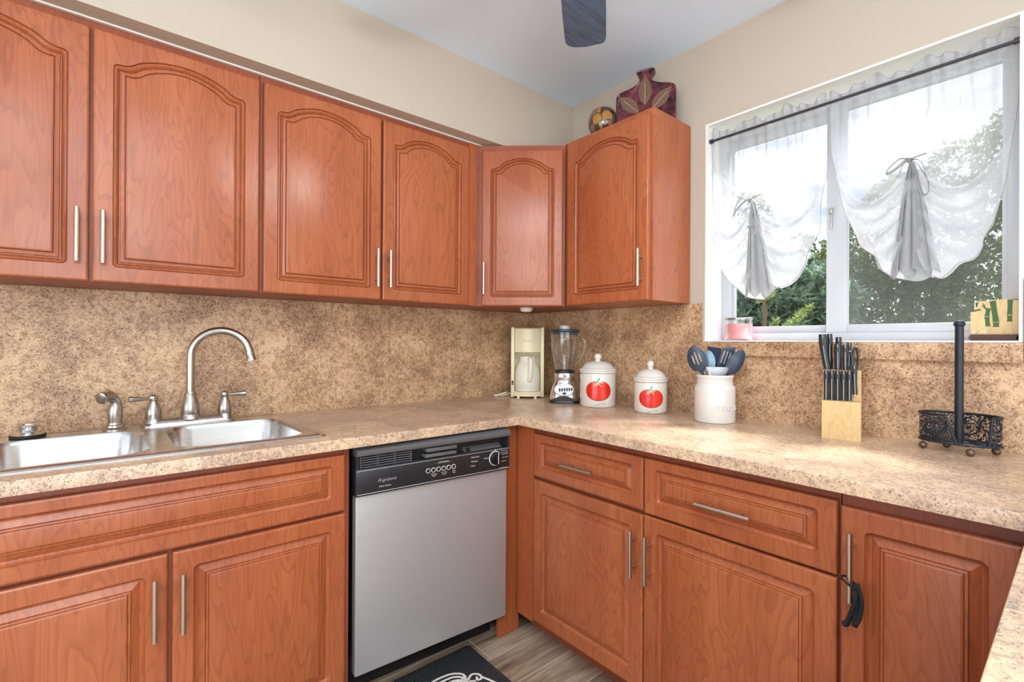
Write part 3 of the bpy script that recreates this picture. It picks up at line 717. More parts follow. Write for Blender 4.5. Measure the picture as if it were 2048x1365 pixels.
# ------------------------------------------------------------------ canisters
RED = MB
def tomato_mat():
    m, nt, b = newmat('tomato_red'); g = G(nt)
    st_ = g.noise(g.map(g.obj(), (140, 140, 3)), 1.0, 2, .5)
    c = g.ramp(st_, [(.35, (.60, .012, .006)), (.5, (.80, .022, .012)), (.64, (.85, .06, .03)), (.75, (.85, .20, .08))])
    g.set(b.inputs['Base Color'], c); b.inputs['Roughness'].default_value = .15
    return m
TOM = tomato_mat(); TOMD = mat('tomato_outline', (.16, .012, .01), .3); LEAFP = mat('calyx_green', (.28, .31, .18), .3); LEAFL = mat('calyx_cream', (.72, .56, .34), .3)
def canister(label, loc, R, H, lidz, scale, rz):
    root = thing('canister', label, 'canister', loc, rz, 'tomato canisters')
    mb = MB()
    mb.lathe([(R*.90, 0), (R*.965, .002), (R, .010), (R, H-.012), (R*.985, H-.004), (R*.985, H)], 64)
    def wrap(u, z, o): a = u/R-pi/2; return ((R+o)*math.cos(a), (R+o)*math.sin(a), z)
    cz = H*.50; k = scale
    def tom(r, o, mi):
        mb.mi = mi
        out = []
        for i in range(48):
            a = 2*pi*i/48
            rr = .0385+.0025*math.cos(2*a) - .006*math.exp(-((a-pi/2)/.28)**2)
            out.append((rr*1.08*math.cos(a)*k, rr*.93*math.sin(a)*k))
        rings = [[wrap(u*f*r, cz+v*f*r, o) for u, v in out] for f in (.02, .25, .5, .75, 1)]
        mb.loops(rings, True, True, False)
    tom(1.02, .0004, 2); tom(.985, .0008, 1)
    def leaf(a, L, w, mi, ox=-.004, oz=.028):
        mb.mi = mi; n = 7; A, Bq = [], []
        for i in range(n+1):
            t_ = i/n; ww = w*math.sin(pi*min(1, t_*.9+.06))
            cx = ox*k+math.cos(a)*L*t_*k; cz2 = cz+oz*k+math.sin(a)*L*t_*k-.006*k*t_*t_*abs(math.cos(a))
            A.append(wrap(cx-math.sin(a)*ww*k, cz2+math.cos(a)*ww*k, .0012)); Bq.append(wrap(cx+math.sin(a)*ww*k, cz2-math.cos(a)*ww*k, .0012))
        mb.grid([A, Bq])
    for a, L_, w in ((1.15, .022, .0022), (2.75, .020, .0026), (2.2, .010, .002)): leaf(a, L_, w, 3)
    for a, L_, w in ((.15, .022, .0022), (-.6, .017, .002), (-1.9, .012, .0016), (-2.45, .018, .002), (-1.35, .008, .0016)): leaf(a, L_, w, 4)
    mb.mi = 5
    mb.text('summer fresh', (.0066*k), lambda x, y, z: wrap(x+.004, cz-.0445*k+y+.22*x+(-2.0*x*x), .0008), shear=.3, sx=1.0)
    mb.done('body', [CERAM, TOM, TOMD, LEAFP, LEAFL, GINK], root, 50)
    mb = MB()
    z = H
    mb.lathe([(R*1.0, z+.001), (R*1.045, z+.004), (R*1.045, z+.008), (R*1.0, z+.012), (R*1.05, z+.0135), (R*1.04, z+.019), (R*.93, z+.022), (R*.88, z+.027), (R*.72, z+.042), (R*.45, z+.051), (R*.2, z+.054)], 64)
    mb.mi = 1; mb.lathe([(R*1.006, z+.0105), (R*1.012, z+.012), (R*1.006, z+.0132)], 64, cap0=False, cap1=False); mb.lathe([(R*.885, z+.0262), (R*.895, z+.0255), (R*.90, z+.0238)], 64, cap0=False, cap1=False)
    mb.done('lid', [CERAM, mat('grey_band', (.34, .33, .36), .3)], root, 50)
    mb = MB(); mb.lathe([(R*.17, z+.052), (R*.14, z+.058), (R*.15, z+.061), (R*.20, z+.066), (R*.215, z+.073), (R*.19, z+.081), (R*.10, z+.086), (.0005, z+.0868)], 32); mb.done('knob', CERAM, root, 60)
    return root
canister('taller white ceramic canister with a red tomato print, beside the blender', (-.149, -.612, CT), .0785, .147, 0, 1.28, -47.5)
canister('shorter white ceramic canister with a red tomato print, beside the utensil crock', (-.122, -.867, CT), .0655, .123, 0, 1.12, -53)

# ------------------------------------------------------------------ utensil crock
cr = thing('utensil_crock', 'white stoneware crock with raised lettering holding dark kitchen utensils', 'crock', (-.138, -1.148, CT), -62.7)
mb = MB(); R = .0695; H = .169
mb.lathe([(R*.93, 0), (R*.98, .002), (R, .008), (R, .118), (R*.98, .127), (R*.90, .134), (R*.875, .138), (R*.875, .157), (R*.905, .160), (R*.915, .165), (R*.89, .169), (R*.82, .169), (R*.80, .160), (R*.80, .12), (R*.86, .10), (R*.86, .012)], 64)
mb.text('UTENSILS', .0235, lambda x, y, z: ((R+z)*math.cos(x/R-pi/2+.60), (R+z)*math.sin(x/R-pi/2+.60), .054+y), ext=.0032, sx=1.0)
mb.done('pot', CERAMW, cr, 45)
def local2w(root, p):
    return Matrix.Translation(root.location) @ Matrix.Rotation(root.rotation_euler.z, 4, 'Z') @ Vector(p)
def utensil(name, label, foot, neck, tip, headfn, matl, hr=.005):
    """foot/neck/tip in the crock's frame: handle from foot to neck, head from neck to tip"""
    w = local2w(cr, foot); root = thing(name, label, 'utensil', w, math.degrees(cr.rotation_euler.z), 'utensils in the crock')
    f = Vector(foot); n = Vector(neck)-f; tp = Vector(tip)-f
    mb = MB(); mb.tube([(0, 0, 0), n*.5, n], [hr, hr*.9, hr*.8], 10); mb.done('handle', matl, root)
    ax = (tp-n); L_ = ax.length; az = ax.normalized()
    return root, n, az, L_
def headframe(n, az, face):
    fy_ = Vector(face); fy_ = (fy_-az*fy_.dot(az)).normalized(); x = fy_.cross(az).normalized()   # face points along -y local
    M = Matrix((x, fy_, az)).transposed().to_4x4(); M.translation = n
    return M
def spoon_head(mb, L_, W, slots=False, cup=.012):
    n, m_ = 16, 10; rows_f, rows_b = [], []
    def wid(t_): return W*(.10+.90*math.sin(pi*min(.98, (t_*.86+.11)))**.75) if t_ > .12 else W*(.22+.9*t_)
    for i in range(n+1):
        t_ = i/n; w = wid(t_) if i < n else W*.06
        rf, rb = [], []
        for k in range(m_+1):
            u = -1+2*k/m_; d = cup*(1-u*u)*math.sin(pi*t_)
            rf.append((u*w, d, t_*L_)); rb.append((u*w*1.0, d+.0022, t_*L_))
        rows_f.append(rf); rows_b.append(rb)
    rings = [rf+rb[::-1] for rf, rb in zip(rows_f, rows_b)]
    mb.loops(rings, True, True, True)
    if slots:
        mb.mi = 1
        for x in (-.35, 0, .35):
            z0 = L_*(.36 if x else .30); z1 = L_*(.68 if x else .76)
            mb.tube([(x*W, cup*(1-x*x)*.93-.0008, z0), (x*W, cup*(1-x*x)-.0008, (z0+z1)/2), (x*W, cup*(1-x*x)*.9-.0008, z1)], [.0022, .0028, .0022], 8)
SLOT = mat('slot_gap', (.42, .36, .30), .6)
r_, n, az, L_ = utensil('slotted_spoon', 'dark slotted spoon leaning left in the crock', (.008, .012, .014), (-.042, -.024, .178), (-.076, -.024, .272), None, NAVY)
mb = MB(); mb.M = headframe(n, az, (.2, 1, -.25)); spoon_head(mb, L_, .0345, True, -.010); mb.done('head', [NAVY, SLOT], r_)
r_, n, az, L_ = utensil('ladle', 'pale blue spoon behind the slotted spoon in the crock', (.014, -.004, .014), (-.022, .026, .172), (-.022, .036, .256), None, BLUEH)
mb = MB(); mb.M = headframe(n, az, (.5, 1, -.2)); spoon_head(mb, L_, .027, False, -.014); mb.done('head', BLUEH, r_)
r_, n, az, L_ = utensil('turner', 'dark solid turner standing at the back of the crock', (-.01, -.01, .014), (.000, .026, .182), (-.006, .034, .282), None, NAVY)
mb = MB(); mb.M = headframe(n, az, (.55, 1, -.1))
mb.prism([(-.008, 0), (.008, 0), (.026, .022), (.030, .080), (-.022, .092), (-.022, .022)], lambda u, v, w: (u, w, v), -.0012, .0012); mb.done('blade', NAVY, r_)
r_, n, az, L_ = utensil('slotted_turner', 'dark slotted turner standing right of the solid turner in the crock', (-.016, .008, .014), (.020, .012, .182), (.054, .024, .288), None, NAVY)
mb = MB(); mb.M = headframe(n, az, (-.45, 1, -.1))
mb.prism([(-.007, 0), (.007, 0), (.022, .022), (.024, .100), (-.020, .082), (-.020, .022)], lambda u, v, w: (u, w, v), -.0012, .0012)
mb.mi = 1
for k in range(3): mb.box(-.013+k*.0115, -.0085+k*.0115, -.0018, -.001, .028, .074)
mb.done('blade', [NAVY, SLOT], r_)
r_, n, az, L_ = utensil('serving_spoon', 'dark solid spoon leaning right in the crock', (-.020, 0, .014), (.042, -.018, .172), (.094, -.002, .258), None, NAVY)
mb = MB(); mb.M = headframe(n, az, (-.3, 1, -.1)); spoon_head(mb, L_, .026, False, -.009); mb.done('head', NAVY, r_)
r_, n, az, L_ = utensil('measuring_scoop', 'clear plastic scoop with white handle at the front of the crock', (.0, .010, .014), (-.018, -.040, .185), (-.018, -.044, .196), None, CREAMW)
mb = MB(); c0 = Vector((.008, -.034, .182))-Vector((.0, .010, .014))
mb.lathe([(.012, -.020), (.028, -.010), (.037, .006), (.038, .016), (.036, .014), (.026, -.006)], 28, c0, ey=.45, cap1=False); mb.done('cup', BAG, r_)

# ------------------------------------------------------------------ knife block and knives
kb_loc, kb_rz = (-.118, -1.537, CT), -76
kb = thing('knife_block', 'pale pine knife block filled with black handled knives', 'knife block', kb_loc, kb_rz)
mb = MB(); W = .048
mb.prism([(-.045, 0), (.06, 0), (.06, .203), (.0, .203), (.0, .113), (-.045, .113)], lambda u, v, w: (w, u, v), -W, W)
mb.done('body', PINE, kb, 0)
KH = mat('knife_handle_black', (.026, .028, .032), .33); KS = mat('knife_tang', (.42, .43, .45), .35, .9)
def knife(name, label, base, tilt, L_, w, th, butt, n=6, cat='knife', group='knives in the block', curve=0):
    loc = Matrix.Translation(kb_loc) @ Matrix.Rotation(math.radians(kb_rz), 4, 'Z') @ Vector(base)
    root = thing(name, label, cat, loc, kb_rz, group)
    mb = MB(); rows = []
    for i in range(n+1):
        t_ = i/n; k = 1+.10*math.sin(t_*pi*2.2+2.2)+(.10 if t_ > .85 else 0)
        c = (tilt[0]*t_*L_+curve*math.sin(pi*t_), tilt[1]*t_*L_, t_*L_)
        e = .85 if i in (0, n) else 1
        rows.append([(c[0]+u*k*e, c[1]+v*k*e, c[2]) for u, v in rrect(-w/2, w/2, -th/2, th/2, min(w, th)*.42, 3)])
    mb.loops(rows); mb.done('handle', KH, root)
    mb = MB(); rows = []
    for i in range(n+1):
        t_ = i/n; c = (tilt[0]*t_*L_+curve*math.sin(pi*t_), tilt[1]*t_*L_-th*.5*1.04, t_*L_)
        rows.append([(c[0]-.0005, c[1]-.0002, c[2]), (c[0]+.0005, c[1]-.0002, c[2]), (c[0]+.0005, c[1]+.003, c[2]), (c[0]-.0005, c[1]+.003, c[2])])
    mb.loops(rows); mb.done('tang', KS, root)
    mb = MB(); mb.box(-.0012, .0012, -.004, .004, -.004, .003); mb.done('blade', KS, root)
    return root
ords = ('leftmost', 'second from left', 'third from left', 'fourth from left', 'fifth from left')
for k in range(5):
    knife('steak_knife', 'black steak knife in the front row of the block, '+ords[k], (-.0385+k*.0145, -.0165, .1145), (0, -.01), .088, .0126, .018, 0, group='steak knives in the front row')
knife('steak_knife', 'black steak knife at the right end of the front row, sitting higher than the rest', (.0335, -.0165, .1155+.018), (-.03, -.02), .086, .0122, .018, 0, group='steak knives in the front row')
knife('carving_knife', 'large black handled knife leaning out at the upper left of the block', (-.037, .020, .2045), (-.12, -.05), .108, .0215, .026, 0, curve=-.002)
knife('bread_knife', 'black handled knife right behind the large left knife in the block', (-.031, .044, .2045), (-.02, .03), .110, .014, .02, 0)
knife('chef_knife', 'tallest central black handled knife at the back of the block', (-.009, .046, .2045), (-.01, .02), .100, .0155, .02, 0)
knife('slicing_knife', 'thick black handled knife in the middle of the block top', (-.010, .018, .2045), (-.01, -.02), .078, .0185, .022, 0)
knife('utility_knife', 'black handled knife right of the thick middle knife', (.0085, .018, .2045), (-.01, -.02), .076, .0135, .02, 0)
knife('boning_knife', 'black handled knife behind the scissors at the right of the block', (.017, .044, .2045), (.01, .01), .082, .011, .02, 0)
sc = thing('kitchen_scissors', 'black looped kitchen scissors at the right end of the knife block', 'scissors', Matrix.Translation(kb_loc) @ Matrix.Rotation(math.radians(kb_rz), 4, 'Z') @ Vector((.026, .022, .2045)), kb_rz, None)
for s_, hh, oy in ((-1, .056, -.006), (1, .070, .008)):
    mb = MB(); pts = [(s_*.0075+.0065*math.cos(a), oy, hh*.5+hh*.48*math.sin(a)) for a in [2*pi*i/24 for i in range(25)]]
    mb.tube(pts, .0034, 8); mb.done('handle_loop', KH, sc)
mb = MB(); mb.box(-.006, .006, -.002, .002, -.003, .008); mb.done('blades', KS, sc)

# ------------------------------------------------------------------ napkin and towel holder
nh = thing('towel_holder', 'black iron oval caddy with pierced basket and tall centre rod', 'holder', (-.098, -1.797, CT), -90)
def perf_mat():
    m = bpy.data.materials.new('pierced_iron'); m.use_nodes = True; nt = m.node_tree; b = nt.nodes['Principled BSDF']; g = G(nt)
    b.inputs['Base Color'].default_value = (.03, .036, .05, 1); b.inputs['Roughness'].default_value = .35; b.inputs['Metallic'].default_value = .4
    vo = g.n('ShaderNodeTexVoronoi'); vo.inputs['Scale'].default_value = 230; vo.inputs['Randomness'].default_value = .7; g.set(vo.inputs['Vector'], g.obj())
    al = g.ramp(vo.outputs['Distance'], [(.47, 0.0), (.52, 1.0)])
    g.set(b.inputs['Alpha'], al)
    return m
PERF = perf_mat()
EX, EY = .081, .047
def ell(a, z, s_=1.0): return (EX*s_*math.cos(a), EY*s_*math.sin(a), z)
g0, g1 = -pi/2+.02, -pi/2+.83          # opening in the front, right of centre
zb_, zt2 = .026, .098
def wallrow(a, z): return ell(a, z)
N_ = 72
mb = MB()
A = [g1+(2*pi-(g1-g0))*i/N_ for i in range(N_+1)]
def lean(a, t_):   # cut edges slope outwards at the top
    return a
rows = []
for j in range(5):
    t_ = j/4; z = zb_+(zt2-zb_)*t_
    ga, gb = g1+.10*t_, g0-.30*t_
    rows.append([ell(ga+(2*pi-(ga-gb))*i/N_, z) for i in range(N_+1)])
mb.grid(rows); mb.done('basket', PERF, nh)
mb = MB()
mb.tube([ell(g1+.10+(2*pi-(g1+.10-g0+.30))*i/48, zt2) for i in range(49)], .0032, 8)
mb.tube([ell(2*pi*i/48, zb_) for i in range(49)], .0032, 8)
for e0, e1 in ((g1, g1+.10), (g0, g0-.30)): mb.tube([ell(e0, zb_), ell(e1, zt2)], .0035, 8)
for s_ in (-.5, .5): mb.tube([(EX*s_, -EY*.86, zb_), (EX*s_, EY*.86, zb_)], .0022, 8)
mb.tube([(-EX, 0, zb_), (EX, 0, zb_)], .0022, 8)
mb.done('rim_wire', IRON, nh)
for cx, rr, cz in ((.012, .022, .064), (-.052, .02, .06), (.058, .02, .074)):
    mb = MB(); pts = []
    for i in range(33):
        a = 2*pi*i/32; x = cx+rr*math.cos(a); x = max(-EX*.97, min(EX*.97, x)); pts.append((x, EY*math.sqrt(max(.01, 1-(x/EX)**2))-.001, cz+rr*math.sin(a)))
    mb.tube(pts, .002, 6); mb.done('scroll', IRON, nh)
mb = MB(); mb.tube([(.045+.022*math.cos(a), -.012+.018*math.sin(a), zb_+.004) for a in [2*pi*i/24 for i in range(25)]], .0025, 8); mb.done('scroll', IRON, nh); mb = MB()
pts = [(-.046+.018*math.cos(2*pi*i/32), 0, .06+.018*math.sin(2*pi*i/32)) for i in range(33)]
mb.tube([(x, -EY*math.sqrt(1-(x/EX)**2)-.0005, z) for x, y, z in pts], .0018, 6)
mb.done('scroll', IRON, nh)
mb = MB(); mb.tube([(0, 0, .022), (0, 0, .333)], .0092, 18); mb.lathe([(.0095, .331), (.012, .334), (.0125, .339), (.009, .345), (.0005, .3465)], 20); mb.done('rod', IRON, nh)
for x, y in ((-.070, -.018), (.028, -.050), (.068, .022), (-.03, .044)):
    mb = MB(); mb.ball((x, y, .0095), .0095, 16, 10); mb.tube([(x, y, .015), (x, y, .026)], .002, 6); mb.done('ball_foot', BRONZE, nh)

# ------------------------------------------------------------------ things on the sill
cj = thing('candle_jar', 'pink candle in a glass jar on the left end of the window sill', 'candle', (.062, -1.141, WZ0+.0045))
mb = MB(); mb.lathe([(.047, 0), (.0495, .003), (.0495, .083), (.047, .083), (.047, .006)], 40, cap1=False); mb.done('glass_jar', JAR, cj)
mb = MB(); mb.lathe([(.0485, .004), (.0485, .064), (.0005, .0645)], 40); mb.done('wax', mat('pink_wax', (.80, .33, .34), .5), cj)
mb = MB(); mb.lathe([(.0505, .0805), (.0505, .0855), (.048, .087), (.0005, .087)], 40); mb.done('rim', mat('silver_lid', (.34, .32, .32), .25, .8), cj)
zc = WZ0+.0045
nm = ('lowest', 'second from the bottom', 'third from the bottom', 'topmost')
COAST = mat('dark_coaster', (.12, .055, .035), .45); 
for k in range(4):
    mb = MB(); mb.box(-.046, .046, -.047, .047, 0, .0040, .0006)
    o = tag(mb.done('coaster', COAST, smooth=0), 'thin dark brown coaster under the bamboo plaque, '+nm[k]+' of the stack', 'coaster', 'coasters on the sill'); o.location = (.075-.002*k, -1.849+.0016*((k*2) % 3), zc+k*.0044)
bp_ = thing('bamboo_plaque', 'wooden plaque painted with green bamboo on the coasters in the sill corner', 'plaque', (.055, -1.849, zc+.0177), -90)
mb = MB()
out = [(-.047, 0), (.047, 0), (.047, .093), (.040, .097), (.015, .0945), (-.005, .0945), (-.018, .092), (-.033, .093), (-.040, .088), (-.0395, .075), (-.041, .064), (-.047, .063)]
mb.prism(out, lambda u, v, w: (u, w, v), -.008, .010)
YP = -.0084
def stalk(x0, z0, x1, z1, w, mi=1):
    mb.mi = mi; dx_, dz_ = x1-x0, z1-z0; L2 = math.hypot(dx_, dz_); nx, nz = dz_/L2, -dx_/L2
    A_, B_ = [], []
    for i in range(7):
        t_ = i/6; ww = w*(1-.16*math.sin(pi*t_))
        A_.append((x0+dx_*t_+nx*ww, YP, z0+dz_*t_+nz*ww)); B_.append((x0+dx_*t_-nx*ww, YP, z0+dz_*t_-nz*ww))
    mb.grid([A_, B_])
stalk(-.012, .022, -.014, .048, .0052); stalk(-.014, .050, -.011, .072, .0052); stalk(.004, .020, .004, .032, .0065); stalk(.004, .034, -.003, .092, .0065)
stalk(.030, .034, .030, .050, .0055); stalk(.030, .053, .031, .094, .0055)
mb.mi = 2
for x, z, w in ((-.014, .049, .0062), (.004, .033, .0075), (.030, .0515, .0068), (-.012, .022, .006)): mb.box(x-w, x+w, YP-.0004, YP+.0002, z-.0008, z+.0008)
mb.mi = 1
for x0, z0, x1, z1 in ((-.044, .066, -.028, .071), (-.044, .064, -.026, .068), (-.036, .090, -.034, .076), (-.031, .091, -.036, .080), (-.022, .086, -.017, .074), (-.024, .080, -.016, .070), (.036, .095, .046, .092)):
    stalk(x0, z0, x1, z1, .0014)
mb.mi = 3; mb.box(-.044, -.016, YP-.0003, YP+.0001, .002, .010)
mb.mi = 4; mb.text('2', .0095, lambda x, y, z: (-.035+x, YP-.0008, .006+y), shear=.5, sx=1.3)
mb.done('board', [PINE, DKGREEN, LTGREEN, mat('tape', (.80, .66, .40), .4), GINK], bp_, 0)

# ------------------------------------------------------------------ curtains
RODZ, RODX = 2.0035, .020
mb = MB(); mb.tube([(RODX, WY0-t, RODZ), (RODX, WY1+t, RODZ)], .0045, 12)
cr_ = thing('curtain_rod', 'thin dark tension rod across the window top', 'curtain rod', (RODX, WY0, RODZ))
mb.M = Matrix(); bmesh.ops.transform(mb.b, matrix=Matrix.Translation((-RODX, -WY0, -RODZ)), verts=mb.b.verts[:])
mb.done('tube', ROD, cr_)
for y in (WY0-t, WY1+t):
    mb = MB(); s_ = -1 if y > -1.5 else 1
    mb.tube([(0, y-WY0, 0), (0, y-WY0+s_*.012, 0)], .0085, 14); mb.done('end_cap', ROD, cr_)
def lerp(a, b, t_): return tuple(x+(y-x)*t_ for x, y in zip(a, b))
def resample(pts, n):
    P = [Vector((p[0], p[1], 0)) for p in smoothpts(pts, 8)]; D = [0]
    for a, b in zip(P, P[1:]): D.append(D[-1]+(b-a).length)
    out = []; j = 0
    for i in range(n+1):
        d = D[-1]*i/n
        while j < len(D)-2 and D[j+1] < d: j += 1
        k = (d-D[j])/max(1e-9, D[j+1]-D[j]); q = P[j].lerp(P[j+1], min(1, k)); out.append((q.x, q.y))
    return out
def curtain(label, left, right, bottom, tie, ph, tailw, tailoff, bow):
    root = thing('curtain', label, 'curtain', (RODX, (left[0][0]+right[0][0])/2, RODZ), 0, 'tie-up curtains at the window')
    oy = root.location.y
    NX, NZ = 110, 90
    Lc, Rc, Bc = resample(left, NZ), resample(right, NZ), resample(bottom, NX)
    Tc = [lerp(left[0], right[0], i/NX) for i in range(NX+1)]
    y0, y1 = left[0][0], right[0][0]; ty, tz = tie; zlow = min(b[1] for b in bottom)
    def fold(s_, t_, y, z):
        x = .0095
        dy, dz = y-ty, z-tz; r = math.hypot(dy, dz)
        # narrow gathers under the rod
        x += (.0035+.006*min(1, t_*6))*math.sin(2*pi*(s_*11+ph)+2.2*math.sin(s_*9+ph))*math.exp(-t_*3.0)
        x += .005*math.sin(2*pi*(s_*4.3+ph*2))*(1-t_)*min(1, t_*6)
        # billow to the room at the bottom
        edge_ = 4*s_*(1-s_)
        x -= .045*edge_*max(0, t_-.15)**.8
        # radiating pleats around the tie
        a = math.atan2(dy, -dz)
        if dz < .02:
            x += .011*math.sin(a*11+ph*5)*math.exp(-(a/1.15)**2)*min(1, r/.12)
        aa = math.atan2(dy, dz)
        x += .012*math.sin(aa*9+ph*3)*math.exp(-(aa/1.1)**2)*max(0, 1-r/.40)*min(1, r/.06)
        for ak in (-.62, -.22, .10, .42, .80): x -= .013*math.exp(-((aa-ak-.04*math.sin(r*30))/.045)**2)*min(1, r/.08)*max(0, 1-r/.42)
        for sk in (.27, .71, .80): x -= .014*math.exp(-((s_-sk-.012*math.sin(t_*7+ph*9))/.011)**2)*min(1, t_*8)*max(0, 1-t_*1.25)
        # hanging swags left and right of the tie
        for sg in (-1, 1):
            cx_, cz_ = ty+sg*.10, tz+.02
            rr = math.hypot((y-cx_)*1.0, (z-cz_)*.8)
            x -= .012*math.sin(rr*62+ph)*math.exp(-((rr-.11)/.06)**2) if z < cz_ else 0
        x += .030*math.exp(-(r/.05)**2)
        return min(x, .075)
    rows = []
    for j in range(NZ+1):
        t_ = j/NZ; row = []
        for i in range(NX+1):
            s_ = i/NX
            a = lerp(Lc[j], Rc[j], s_); b = lerp(Tc[i], Bc[i], t_)
            c = lerp(lerp(Tc[0], Tc[-1], s_), lerp(Bc[0], Bc[-1], s_), t_)
            y, z = a[0]+b[0]-c[0], a[1]+b[1]-c[1]
            row.append((fold(s_, t_, y, z), y-oy, z-RODZ))
        rows.append(row)
    mb = MB(); mb.grid(rows); pn = mb.done('panel', SHEER, root, 180)
    mb = MB(); mb.tube([(x-.0006, y, z) for x, y, z in rows[-1]], .0011, 5); mb.done('hem', HEM, pn)
    for col in (0, -1):
        mb = MB(); mb.tube([(r[col][0], r[col][1], r[col][2]) for r in rows], .0009, 5); mb.done('side_seam', HEM, pn)
    # ruffled heading above the rod
    rows = []
    for j in range(9):
        t_ = j/8; row = []
        for i in range(221):
            s_ = i/220; y = y0+(y1-y0)*s_
            h = .030+.011*math.sin(s_*19+ph*7)+.007*math.sin(s_*47+ph)
            row.append((.0085+.006*math.sin(2*pi*(s_*13+ph)+2*math.sin(s_*8))*t_-.006*t_, y-oy, -.004+(.004+h)*t_))
        rows.append(row)
    mb = MB(); mb.grid(rows); mb.tube(rows[-1], .0008, 4); mb.done('heading', HEAD, root, 180)
    # bunched cloth hanging in swags either side of the tie
    for sg, side in ((1, Lc), (-1, Rc)):
        rows = []
        edge = [(y, z) for y, z in side if z < tz+.02]
        nb = resample(bottom if sg > 0 else bottom[::-1], 60)[:27]
        path = resample(edge+nb[1:], 40)
        for j in range(41):
            t_ = j/40; ey, ez = path[j]; row = []
            sy_, sz_ = ty+sg*.030*t_*0-tailoff*t_*.6, tz-.012-(tz-zlow-.05)*.72*t_
            for i in range(41):
                s_ = i/40; ss = s_**.9
                y = sy_+(ey-sy_)*ss; sag = (.085*(1-t_)**1.2+.012)*math.sin(pi*min(1, s_*1.02))
                z = max(sz_+(ez-sz_)*ss-sag, zlow+.012 if s_ < .4 else -9)
                x = -.012-.030*math.sin(pi*s_)*(.4+.6*t_)+.0085*math.sin(t_*2*pi*4.5+ph*3)*math.sin(pi*s_)**.6+.012*s_*s_
                row.append((x, y-oy, z-RODZ))
            rows.append(row)
        mb = MB(); mb.grid(rows); mb.done('swag', SWAG, root, 180)
    # gathered tail under the tie
    rows = []
    zl = min(b[1] for b in bottom)
    for j in range(25):
        t_ = j/24; row = []
        for i in range(61):
            s_ = i/60; w = tailw*(.10+.90*t_**.8)
            y = ty-tailoff*t_+w*(s_-.5)+.010*math.sin(s_*2*pi*3)*t_
            z = tz+(zl+.006-tz)*t_*(1-.10*abs(math.sin(s_*pi*3+ph))*t_)
            row.append((-.016-.018*t_+.013*math.sin(2*pi*s_*4+ph)*(.3+.7*t_), y-oy, z-RODZ))
        rows.append(row)
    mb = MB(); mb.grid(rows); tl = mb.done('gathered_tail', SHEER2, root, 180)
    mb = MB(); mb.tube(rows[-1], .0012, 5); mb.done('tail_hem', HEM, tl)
    # ribbon bow
    mb = MB()
    for pts in bow:
        P3 = smoothpts([(-.045-.004*k, ty+a-oy, tz+b-RODZ) for k, (a, b) in enumerate(pts)], 6)
        mb.tube(P3, .0050, 8, True, .18)
    mb.ball((-.040, ty-oy, tz-RODZ), .008, 12, 8); mb.done('ribbon_bow', RIBBON, root)
    return root
curtain('left sheer white balloon curtain tied up above the candle jar',
        [(-1.044, RODZ), (-1.045, 1.85), (-1.052, 1.69), (-1.066, 1.58), (-1.091, 1.487)],
        [(-1.448, RODZ), (-1.452, 1.93), (-1.450, 1.78), (-1.436, 1.66), (-1.424, 1.57)],
        [(-1.091, 1.487), (-1.125, 1.440), (-1.160, 1.405), (-1.190, 1.375), (-1.225, 1.362), (-1.260, 1.358), (-1.285, 1.366), (-1.31, 1.392), (-1.345, 1.405), (-1.372, 1.432), (-1.392, 1.470), (-1.405, 1.515), (-1.424, 1.57)],
        (-1.218, 1.722), .13, .105, .034,
        [[(0, 0), (.03, .012), (.044, -.012), (.052, -.05), (.04, -.03), (0, 0)], [(0, 0), (-.012, -.02), (-.008, -.09), (.002, -.10)], [(0, 0), (-.014, -.02), (-.028, -.085), (-.026, -.13)], [(0, 0), (-.02, .006), (-.045, .010)]])
curtain('right sheer white balloon curtain with a grey bow, wider than the left one',
        [(-1.458, RODZ), (-1.463, 1.846), (-1.480, 1.75), (-1.502, 1.638), (-1.534, 1.555)],
        [(-1.898, RODZ), (-1.896, 1.87), (-1.884, 1.75), (-1.872, 1.64), (-1.848, 1.53)],
        [(-1.534, 1.555), (-1.545, 1.515), (-1.565, 1.492), (-1.590, 1.470), (-1.602, 1.435), (-1.622, 1.412), (-1.642, 1.398), (-1.672, 1.388), (-1.700, 1.383), (-1.728, 1.394), (-1.745, 1.386), (-1.765, 1.400), (-1.785, 1.425), (-1.812, 1.434), (-1.828, 1.462), (-1.830, 1.49), (-1.848, 1.53)],
        (-1.678, 1.738), .41, .115, .010,
        [[(0, 0), (.02, .008), (.045, -.012), (.052, -.03), (.03, -.024), (0, 0)], [(0, 0), (-.025, -.010), (-.038, -.05), (-.046, -.10), (-.034, -.112), (-.022, -.06), (0, 0)], [(0, 0), (-.02, -.02), (-.045, -.075), (-.058, -.098)], [(0, 0), (.012, -.01), (.02, -.03), (.026, -.045)], [(0, 0), (-.02, .004), (-.04, .006)]])

# ------------------------------------------------------------------ bowl and vase on the cabinet
def gourd_mat():
    m, nt, b = newmat('painted_gourd'); g = G(nt)
    v = g.map(g.obj(), (1, 1, .75), (.01, .02, .0), (.3, .2, .5))
    vo = g.n('ShaderNodeTexVoronoi'); vo.feature = 'DISTANCE_TO_EDGE'; vo.inputs['Scale'].default_value = 32; g.set(vo.inputs['Vector'], v)
    v2 = g.n('ShaderNodeTexVoronoi'); v2.inputs['Scale'].default_value = 32; g.set(v2.inputs['Vector'], v)
    sep = g.n('ShaderNodeSeparateColor'); g.set(sep.inputs[0], v2.outputs['Color'])
    c = g.ramp(sep.outputs[0], [(0, (.07, .028, .016)), (.32, (.22, .12, .05)), (.58, (.36, .17, .03)), (.74, (.13, .10, .085))], 'CONSTANT')
    c = g.mix(g.ramp(vo.outputs['Distance'], [(.02, 1.0), (.06, 0.0)]), c, (.04, .02, .015))
    g.set(b.inputs['Base Color'], c); b.inputs['Roughness'].default_value = .15; b.inputs['Coat Weight'].default_value = .5
    return m
zz = 2.0835
